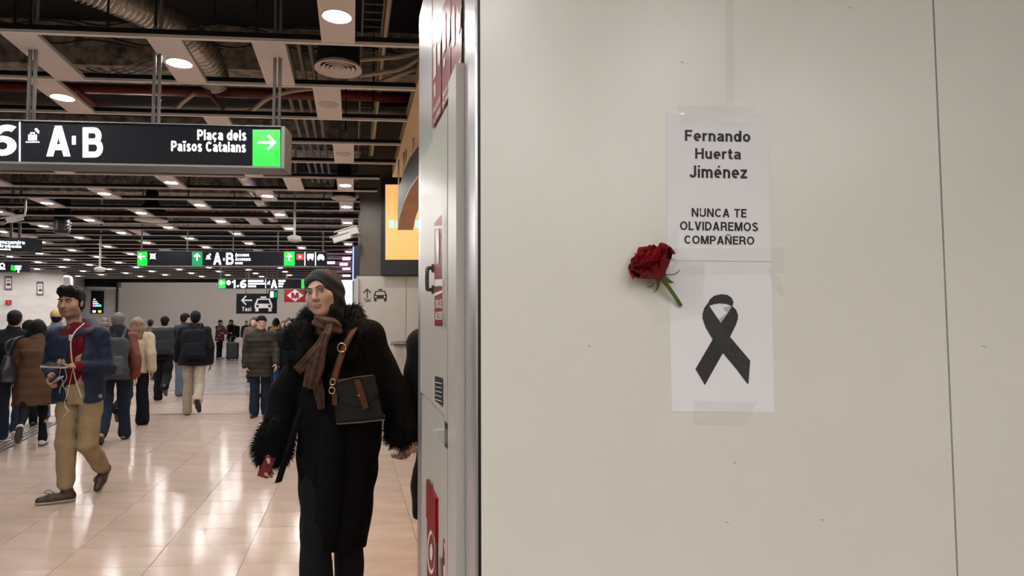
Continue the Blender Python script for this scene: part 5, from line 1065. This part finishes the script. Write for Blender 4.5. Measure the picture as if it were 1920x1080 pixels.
ld = (MP(186, 921, .20)-MP(203, 880, .33)).normalized(); J.update({'Lfd': ld, 'Lfn': (UP-ld*UP.dot(ld)).normalized()}); J['Lhl'] = J['Lan']-ld*.05-J['Lfn']*.07; J['Lto'] = J['Lhl']+ld*.235
if J['Lto'].z < .004: dz = Vector((0, 0, .004-J['Lto'].z)); J['Lto'] += dz; J['Lhl'] += dz
Q = rotz3(.10) @ rotx3(.05) @ roty3(.02); hs = 1.03
sk = (.38, .215, .15)
B = body_shape(J, s, Q, hs, False, True, {'R': (Vector((.15, -.5, -.55)), Vector((1, -.2, -.2)), .9), 'L': (Vector((-1, -.25, .05)), Vector((-.1, -.35, 1)), .55)})
T = lambda x, y, z: NP(J['hd']) + (Q @ np.array([x, y, z]))*s*hs
bo = part(rt, 'body', B, .0062, M_skin, skin_col(sk, (.30, .13, .10), None, Q, .75, J['hd'], s*hs))
face_parts(rt, bo, T, Q, s*hs, M_hair['black'], .0055, (-.002, 0))
S = Shape(); hair_short(S, T, s*hs, Q, .012); S.chain([T(-.06, -.05, .085), T(-.02, -.075, .108), T(.03, -.07, .112), T(.065, -.03, .09)], [.024, .032, .032, .026], .02); S.chain([T(0, .06, .08), T(0, .095, .0), T(0, .085, -.09)], [.05, .045, .03], .03)
for sx in (-1, 1): S.cap(T(sx*.074, -.012, .03), T(sx*.072, -.014, -.03), .010, .006, .01)
S.disp(wrinkle(.006, 55, 3)); part(rt, 'hair', S, .006, M_hair['black'])
mar = cloth('sweater_maroon', srgb(112, 18, 30), bs=220); nvy = cloth('jacket_navy', srgb(34, 46, 68), .6, ns=9); kha = cloth('khaki_cotton', srgb(170, 148, 114), ns=14); gry = cloth('hood_lining_grey', srgb(84, 86, 90))
S = Shape(); z = lambda y: MP(130, y).z; X = lambda x, y=660: MP(x, y).x
S.loft([(z(733), X(140), .0, .150, .115), (z(690), X(138), -.0, .145, .118), (z(645), X(138), -.0, .15, .115), (z(618), X(143), .01, .12, .085), (z(604), X(145), .015, .068, .062)], .02); S.disp(wrinkle(.006, 16, 21)); part(rt, 'sweater', S, .008, mar)
# jacket with an open front
S = Shape(); S.loft([(z(752), X(150), .01, .205, .165), (z(715), X(150), .01, .200, .162), (z(665), X(146), .01, .192, .150), (z(634), X(146), .015, .175, .120), (z(616), X(147), .03, .105, .085)], .03)
oc = [MP(138, 592, -.22), MP(127, 622, -.24), MP(121, 655, -.24), MP(120, 705, -.24), MP(124, 770, -.24)]; orr = [.030, .056, .066, .070, .082]
for i in range(4): S.cap(oc[i], oc[i+1], orr[i], orr[i+1], .006, '-', fl=(1, 3.2, 1))
for n in 'RL':
    S.cap(J['nb']+Vector((0, .05, -.05)), J[n+'sh']+Vector((0, .01, 0)), .062, .076, .03); d = (J[n+'wr']-J[n+'el']).normalized(); S.chain([J[n+'sh'], J[n+'el'], J[n+'wr']-d*.035], [.078, .070, .052], .03)
S.disp(wrinkle(.009, 13, 31)); S.disp(wrinkle(.004, 34, 32))
jo = part(rt, 'jacket', S, .0068, nvy)
zp = [MP(158, 606, -.07), MP(141, 622, -.135), MP(133, 640, -.165), MP(134, 668, -.168), MP(138, 696, -.165), MP(146, 726, -.168), MP(153, 746, -.165)]
MB().tube(catmull(zp, 5), .0055, 8).build('zip', mat('zip_white', srgb(196, 184, 172), .5), jo, True, local=True)
MB().box(MP(132, 633, -.18), (.022, .008, .05)).build('zip_pull', mat('zip_white', (0, 0, 0)), jo, local=True)
S = Shape(); S.chain([MP(128, 614, -.06), MP(146, 606, .11), MP(168, 607, .10), MP(180, 618, .02), MP(164, 620, -.075)], [.022, .045, .048, .038, .028], .02); S.disp(wrinkle(.006, 22, 5)); part(rt, 'hood', S, .008, gry)
S = Shape(); S.chain([MP(150, 612, .13), MP(172, 611, .115), MP(188, 622, .08)], [.045, .05, .035], .02); part(rt, 'hood_shell', S, .008, nvy)
S = Shape(); d = (J['Lwr']-J['Lel']).normalized(); S.cap(J['Lwr']-d*.05, J['Lwr']-d*.005, .042, .040); part(rt, 'cuff', S, .006, mar)
S = Shape(); p = J['pel']; S.loft([(p.z-.06, p.x, p.y+.01, .155, .115), (p.z+.02, p.x, p.y+.01, .178, .128), (p.z+.10, p.x, p.y+.01, .165, .12)], .03)
S.chain([J['Rhip'], J['Rkn'], J['Ran']+Vector((0, 0, .035))], [.092, .074, .064], .016); S.chain([J['Lhip'], J['Lkn'], J['Lan']+(J['Lkn']-J['Lan']).normalized()*.03], [.092, .074, .062], .016)
for n in 'RL':
    d = (J[n+'kn']-J[n+'an']).normalized(); c = J[n+'an']+d*.05; S.cap(c, c+d*.02, .064, .064, .006)
S.disp(wrinkle(.005, 15, 41, .8, 1.8)); S.disp(wrinkle(.003, 42, 42)); part(rt, 'trousers', S, .0075, kha)
brn = mat('shoe_brown', srgb(62, 40, 28), .5, noise=.2, nscale=30); sol = mat('sole_pale', srgb(168, 156, 142), .6)
for n in 'RL': shoe(rt, J, n, 1.06, brn, .0065, sol)
for n in 'RL':
    a = J[n+'hl']+J[n+'fd']*.13+J[n+'fn']*.078; MB().tube(catmull([a, a+J[n+'fd']*.03+UP*.03+Vector((-.02, 0, 0)), a+J[n+'fd']*.05+Vector((-.03, 0, .01)), a+J[n+'fd']*.02], 5), .003, 6).build('lace', brn, rt, True, local=True)
# what he holds
e = empty('tablet', pix(106, 684, YM-.30), 0, 'dark tablet with pale case held flat in the hand of the man in navy', 'tablet'); c = pix(107, 684.5, YM-.30); tx = Vector((.98, .15, -.06)).normalized(); ty = Vector((-.12, .95, .25)).normalized(); tz = tx.cross(ty)
MB().box(c, (.185, .12, .012), tx, ty, tz).build('case', mat('case_cream', srgb(176, 160, 140), .5), e); MB().box(c+tz*.008, (.17, .105, .006), tx, ty, tz).build('screen', mat('screen_dark', srgb(28, 28, 32), .15), e)
e = empty('passport', pix(104, 712, YM-.2), 0, 'small navy booklet with white page edge in the lowered hand', 'booklet'); c = pix(105, 712, YM-.2); tx = Vector((.8, -.2, .5)).normalized(); ty = Vector((.2, .95, .1)); ty = (ty-tx*ty.dot(tx)).normalized(); tz = tx.cross(ty)
MB().box(c, (.10, .07, .012), tx, ty, tz).build('cover', nvy, e); MB().box(c-tz*.003+tx*.002, (.102, .06, .007), tx, ty, tz).build('pages', M_wht, e)
e = empty('earphones', pix(120, 768, YM-.16), 0, 'white tangled earphone cable hanging from the waist of the man in navy', 'earphones'); cw = mat('cable_white', srgb(205, 196, 186), .5)
for pts in ([(114, 690), (112, 704), (118, 716), (113, 728), (112, 738)], [(122, 692), (125, 708), (118, 722), (124, 732)], [(137, 690), (132, 712), (126, 740), (121, 756), (127, 770), (118, 782)], [(121, 756), (124, 766), (132, 771)]):
    MB().tube(catmull([pix(x, y, YM-.19) for x, y in pts], 5), .0022, 6).build('cable', cw, e, True)

# ================================================================ the woman in the black coat
YW = 3.15; r0 = pix(628, 900, YW); r0.z = 0
rt = empty('person', r0, 0, 'woman in a dark headscarf and long black coat with fur collar and cuffs', 'person')
def WP_(x, y, d=0.0): return pix(x, y, YW+d)-r0
s = 1.70/1.75
J = {'pel': WP_(634, 815, .02), 'che': WP_(634, 690, .02), 'nb': WP_(622, 618, .03), 'hd': WP_(605, 551, -.02), 'Rsh': WP_(584, 642, .02), 'Lsh': WP_(690, 634, .03), 'Rel': WP_(538, 738, .03), 'Rwr': WP_(512, 836, -.08), 'Lel': WP_(738, 736, .06), 'Lwr': WP_(757, 806, .0)}
for n, sx, fy in (('R', -1, -.10), ('L', 1, .16)):
    hp_ = J['pel']+Vector((sx*.085, 0, -.02)); an = Vector((WP_(608 if n == 'R' else 638, 1000).x, fy, .085)); J.update({n+'hip': hp_, n+'kn': hp_.lerp(an, .5)+Vector((0, -.04, 0)), n+'an': an, n+'fd': Vector((sx*.1, -1, 0)).normalized(), n+'fn': UP.copy()})
    J[n+'hl'] = an+Vector((0, .05, -.082)); J[n+'to'] = J[n+'hl']+J[n+'fd']*.24
Q = rotz3(-.12) @ rotx3(.02) @ roty3(-.19); hs = 1.0/s*.98
B = body_shape(J, s, Q, hs, True, True, {'R': (Vector((-.22, -.35, -.9)), Vector((1, -.1, -.1)), .5), 'L': (Vector((.30, -.05, -.9)), Vector((.4, .9, 0)), .8)})
T = lambda x, y, z: NP(J['hd']) + (Q @ np.array([x, y, z]))*s*hs
bo = part(rt, 'body', B, .0052, M_skin, skin_col((.48, .30, .235), (.34, .145, .13), None, Q, 0, J['hd'], s*hs))
face_parts(rt, bo, T, Q, s*hs, mat('brow_brown', srgb(52, 38, 32), .6), .0030, (.0035, -.0005), (.06, .05, .045))
m = mat('headscarf_print', (.01, .01, .012), .8, bump=.2, bscale=90); nt = m.node_tree; nz = nt.nodes.new('ShaderNodeTexNoise'); nz.inputs['Scale'].default_value = 9; nz.inputs['Detail'].default_value = 3; tcn = nt.nodes.new('ShaderNodeTexCoord'); nt.links.new(tcn.outputs['Object'], nz.inputs['Vector'])
rp = nt.nodes.new('ShaderNodeValToRGB'); rp.color_ramp.elements[0].position = .56; rp.color_ramp.elements[0].color = (.004, .004, .006, 1); rp.color_ramp.elements[1].position = .72; rp.color_ramp.elements[1].color = (.035, .014, .012, 1); nt.links.new(nz.outputs[0], rp.inputs[0]); nt.links.new(rp.outputs[0], nt.nodes['Principled BSDF'].inputs['Base Color']); M_hij = m
S = Shape(); hh = s*hs
S.ell(T(0, .022, .034), np.array([.089, .110, .098])*hh, .02, '+', Q); S.ell(T(0, .050, -.055), np.array([.088, .085, .088])*hh, .05, '+', Q); S.ell(T(0, .0, -.075), np.array([.076, .070, .062])*hh, .04, '+', Q)
S.chain([T(0, .03, -.125), WP_(624, 618, .03)], [.066, .085], .04)
S.ell(T(0, -.125, -.030), np.array([.070, .112, .106])*hh, .008, '-', Q); S.disp(wrinkle(.005, 24, 9)); S.disp(lambda X_, Y_, Z_: (.003*np.sin(85*(X_*.5+Z_)+30*Y_)).astype(np.float32)); part(rt, 'headscarf', S, .0055, M_hij)
blk = mat('coat_black', srgb(9, 9, 12), .9, noise=.2, nscale=30, bump=.2, bscale=200, spec=.12)
S = Shape(); z = lambda y: WP_(632, y).z; X = lambda x, y=800: WP_(x, y).x
S.loft([(z(1034), X(622, 1030), .05, .150, .150), (z(1000), X(624, 1000), .045, .160, .155), (z(950), X(628, 950), .04, .172, .16), (z(850), X(632), .03, .200, .165), (z(790), X(636), .03, .208, .165), (z(720), X(637), .03, .200, .160), (z(660), X(634), .03, .195, .145), (z(632), X(634), .03, .165, .105), (z(606), X(626), .035, .085, .075)], .04)
for n, rr in (('R', (.078, .074, .064)), ('L', (.082, .082, .070))):
    S.cap(J['nb']+Vector((0, .01, -.06)), J[n+'sh'], .072, .080, .05); S.chain([J[n+'sh'], J[n+'el'], J[n+'wr']], rr, .035)
S.disp(wrinkle(.010, 9, 51, 1.3, .5)); S.disp(wrinkle(.004, 30, 52)); S.half(WP_(625, 1022, 0), Vector((-.16, 0, -1))); part(rt, 'coat', S, .0075, blk)
# overlapping front edge and hanging belt
ed = catmull([WP_(612, 700, -.155), WP_(603, 780, -.165), WP_(598, 870, -.155), WP_(592, 960, -.14), WP_(580, 1036, -.12)], 6); rows = [[p+Vector((-.0, .02, 0)), p+Vector((.0, -.006, 0)), p+Vector((.05, -.012, 0)), p+Vector((.11, .0, 0))] for p in ed]
o = MB().grid(rows).build('front_flap', blk, rt, True, local=True); o.modifiers.new('thick', 'SOLIDIFY').thickness = .006
bp = catmull([WP_(566, 762, -.13), WP_(551, 806, -.16), WP_(536, 856, -.16), WP_(521, 905, -.15)], 6); o = MB().grid([[p+Vector((-.015, 0, -.004)), p+Vector((.017, 0, .004))] for p in bp]).build('belt_end', blk, rt, True, local=True); o.modifiers.new('thick', 'SOLIDIFY').thickness = .004
def fur(name, pts, rs, n, L, seed, m):
    S = Shape(); S.chain(pts, rs, .03); S.disp(wrinkle(.012, 30, seed)); o = part(rt, name, S, .009, m); me = o.data; rg = random.Random(seed); mb = MB(); nv = len(me.vertices)
    for _ in range(n):
        v = me.vertices[rg.randrange(nv)]; d = (v.normal*.7+Vector((rg.uniform(-.5, .5), rg.uniform(-.5, .5), rg.uniform(-1.0, .2)))).normalized(); l = L*rg.uniform(.5, 1.2); sd_ = d.orthogonal().normalized()*.0014; p = v.co
        q = p+d*l*.55; r_ = p+d*l*.9+Vector((0, 0, -l*.25)); mb.raw([p-sd_, p+sd_, q+sd_*.7, q-sd_*.7, r_], [(0, 1, 2, 3), (3, 2, 4)])
    setp(mb.build('fur_hair', m, o, fix=False, local=True), kind='stuff')
M_fur = mat('fur_black', srgb(9, 9, 11), .75, spec=.12)
fur('fur_collar', [WP_(590, 712, -.15), WP_(570, 668, -.15), WP_(566, 630, -.10), WP_(588, 602, .0), WP_(625, 592, .09), WP_(662, 596, .06), WP_(672, 628, -.06), WP_(655, 672, -.13)], [.035, .058, .066, .062, .055, .058, .055, .035], 5200, .030, 3, M_fur)
fur('fur_cuff', [WP_(524, 800, -.05), WP_(512, 836, -.08)], [.074, .088], 2600, .034, 4, M_fur)
fur('fur_cuff', [WP_(748, 786, .02), WP_(752, 812, .0)], [.070, .072], 1800, .026, 5, M_fur)
m = mat('scarf_print', (.1, .06, .04), .8, bump=.2, bscale=120); nt = m.node_tree; vo = nt.nodes.new('ShaderNodeTexVoronoi'); vo.inputs['Scale'].default_value = 28; tcn = nt.nodes.new('ShaderNodeTexCoord'); nt.links.new(tcn.outputs['Object'], vo.inputs['Vector']); rp = nt.nodes.new('ShaderNodeValToRGB'); rp.color_ramp.elements[0].color = (*srgb(50, 31, 23), 1); rp.color_ramp.elements[1].color = (*srgb(86, 68, 48), 1); e_ = rp.color_ramp.elements.new(.45); e_.color = (*srgb(66, 38, 26), 1); nt.links.new(vo.outputs['Distance'], rp.inputs[0]); nt.links.new(rp.outputs[0], nt.nodes['Principled BSDF'].inputs['Base Color'])
def tail(pts, wd, seed):
    q = catmull(pts, 6); n = len(q); ww = np.interp(np.linspace(0, len(wd)-1, n), range(len(wd)), wd); rows = []
    for i, p in enumerate(q):
        d = (q[min(i+1, n-1)]-q[max(i-1, 0)]).normalized(); sd_ = d.cross(Vector((0, -1, 0))).normalized()
        rows.append([p + sd_*(float(ww[i])*(k/8-.5)) + Vector((0, .010*math.sin(k*1.9+seed+i*.12) - .012*(1-(k/4-1)**2), 0)) for k in range(9)])
    o = MB().grid(rows).build('scarf_tail', m, rt, True, local=True); o.modifiers.new('thick', 'SOLIDIFY').thickness = .004
tail([WP_(618, 606, -.13), WP_(609, 634, -.20), WP_(590, 664, -.235), WP_(558, 696, -.235)], [.030, .040, .056, .040], 0)
tail([WP_(612, 622, -.185), WP_(600, 654, -.225), WP_(591, 690, -.235), WP_(580, 728, -.225)], [.030, .052, .080, .060], 2); tail([WP_(592, 706, -.20), WP_(598, 736, -.20), WP_(602, 768, -.19)], [.05, .05, .03], 4)
S = Shape(); S.ell(WP_(609, 604, -.085), (.060, .055, .030), .02); S.ell(WP_(616, 618, -.075), (.070, .060, .035), .02); S.disp(lambda X_, Y_, Z_: (.006*np.sin(150*(Z_+.35*X_))+0*Y_).astype(np.float32)); S.disp(wrinkle(.004, 40, 3)); part(rt, 'neck_scarf', S, .006, m)
t = Shape(); t.loft([(J['pel'].z-.12, 0, .03, .15, .11), (J['pel'].z+.05, 0, .03, .15, .11)], .03); [t.chain([J[n+'hip'], J[n+'kn'], J[n+'an']], [.085, .072, .07], .02) for n in 'RL']; t.disp(wrinkle(.006, 12, 4)); part(rt, 'trousers', t, .009, blackt)
for n in 'RL': shoe(rt, J, n, 1.0, shoeb, .008, shoeb)
# her handbag and phone
e = empty('handbag', pix(672, 795, YW-.2), 0, 'dark brown shoulder bag with tan strap and flap tab worn over the black coat', 'handbag'); D1, D2 = YW-.265, YW-.165
bagm = mat('bag_canvas_brown', srgb(18, 14, 13), .6, spec=.25, noise=.45, nscale=45, bump=.1, bscale=60); tan = mat('tan_leather', srgb(78, 40, 22), .55, spec=.25, noise=.15, nscale=30); gold = mat('pale_gold', srgb(190, 160, 120), .25, .9)
cs = [(622, 714), (702, 706), (722, 788), (630, 796)]; fr = [pix(x, y, D1) for x, y in cs]; bk = [pix(x, y, D2) for x, y in cs]; o = MB().hexa(fr+bk).build('bag_body', bagm, e); bv = o.modifiers.new('bevel', 'BEVEL'); bv.width = .012; bv.segments = 3
fl = [(621, 712), (703, 704), (711, 738), (690, 758), (664, 764), (640, 752), (626, 738)]; o = MB().raw([pix(x, y, D1-.006) for x, y in fl] + [pix(x, y, D1+.004) for x, y in fl], [tuple(range(7)), tuple(range(13, 6, -1))] + [(i, (i+1) % 7, (i+1) % 7+7, i+7) for i in range(7)]).build('flap', bagm, e); o.modifiers.new('bevel', 'BEVEL').width = .003
tb = [(664, 712), (674, 711), (684, 736), (691, 764), (682, 769), (672, 742)]; MB().raw([pix(x, y, D1-.016) for x, y in tb] + [pix(x, y, D1-.004) for x, y in tb], [tuple(range(6)), tuple(range(11, 5, -1))] + [(i, (i+1) % 6, (i+1) % 6+6, i+6) for i in range(6)]).build('flap_tab', tan, e)
MB().lathe([(.005, 0), (.005, .006), (.001, .008)], O=pix(673, 741, D1-.014), A=(0, -1, 0), n=12).build('stud', gold, e)
MB().tube([pix(x, y, D1-.008) for x, y in ((632, 716), (664, 708), (700, 704))], .004, 6).build('top_piping', tan, e); MB().tube([pix(x, y, D1-.003) for x, y in ((632, 795), (676, 792), (721, 787))], .0035, 6).build('bottom_piping', mat('piping_grey', srgb(70, 66, 64), .5), e)
st = catmull([pix(668, 606, YW-.06), pix(658, 626, YW-.145), pix(643, 658, YW-.185), pix(630, 696, YW-.225), pix(624, 722, YW-.255)], 5); o = MB().grid([[p+Vector((-.017, 0, -.005)), p+Vector((.017, 0, .005))] for p in st]).build('strap', tan, e, True); o.modifiers.new('thick', 'SOLIDIFY').thickness = .005
MB().box(pix(628, 748, D1-.012), (.022, .006, .055)).build('strap_end', tan, e)
bc = pix(641, 652, YW-.195); ring = lambda c, r, t_: MB().tube([c+Vector((r*math.cos(a), -.004, r*1.1*math.sin(a))) for a in [2*PI*k/16 for k in range(17)]], t_, 6)
ring(bc, .019, .0035).build('buckle', gold, e, True); ring(pix(624, 716, D1-.012), .012, .003).build('ring', gold, e, True); ring(pix(623, 732, D1-.014), .013, .0035).build('ring', gold, e, True)
c = pix(500, 876, YW-.16); e = empty('phone', pix(494, 893, YW-.16), 0, 'red phone held low in the hand below the fur cuff', 'phone'); tx = Vector((.42, -.1, .9)).normalized(); ty = Vector((.8, .3, -.35)); ty = (ty-tx*ty.dot(tx)).normalized()
o = MB().box(c, (.105, .05, .010), tx, ty, tx.cross(ty)).build('case', mat('phone_red', srgb(112, 20, 26), .35), e); o.modifiers.new('bevel', 'BEVEL').width = .004; MB().box(c+tx.cross(ty)*.006, (.096, .044, .003), tx, ty, tx.cross(ty)).build('screen', shoeb, e)

# ================================================================ the companion mostly hidden by the cabinet
rr0 = pix(852, 900, 3.35); rr0.z = 0
sh_ = Vector((-.178, 0, 0)); 
rt, J, s, Q, T = person('person in a dark coat behind the cabinet holding the hand of the woman', 852, 900, 1.74, 0, WALK[2], {'R': ((-.045, .02, -.25), (-.055, -.06, -.475)), 'L': (2, 12, 8)}, cloth('coat_dark_olive', srgb(24, 25, 24)), blackt, shoeb, ('short', 'black'), hem=.5, g=1.12, sl=1.05, h=.009, root=rr0, skin=(.36, .20, .15), hands={'R': (Vector((-.22, -.15, -.95)), Vector((-.5, -.8, 0)), 1.1)})
# waste bin by the wall
q = rw(770, 640)+RN*.34; e = empty('waste_bin', (q.x, q.y, 0), 0, 'wall side bin ring with a pale crumpled plastic bag below the taxi symbol', 'bin')
z1 = rw(760, 650).z; zb = .12; S = Shape(); S.loft([(zb, 0, 0, .10, .09), (zb+.25, 0, 0, .17, .15), (z1-.1, 0, 0, .19, .16), (z1+.04, 0, 0, .20, .17)], .02, p=3); S.disp(wrinkle(.016, 16, 7, 1.5, .4)); part(e, 'plastic_bag', S, .012, mat('bag_film', srgb(196, 190, 186), .3, alpha=.75, noise=.12, nscale=9, stretch=(3, 3, .6)))
MB().lathe([(.185, z1-q.z*0+.03), (.225, z1+.03), (.225, z1+.075), (.185, z1+.075)], n=28, closed=True).build('lid_ring', mat('bin_grey', srgb(96, 98, 100), .4, .5), e, True, local=True)
MB().tube([(.0, .16, 0), (.0, .16, z1+.06)], .022, 10).build('post', mat('bin_grey', (0, 0, 0)), e, local=True); MB().lathe([(.14, 0), (.14, .012)], O=(0, .13, 0), n=20).build('base_plate', mat('bin_grey', (0, 0, 0)), e, local=True)
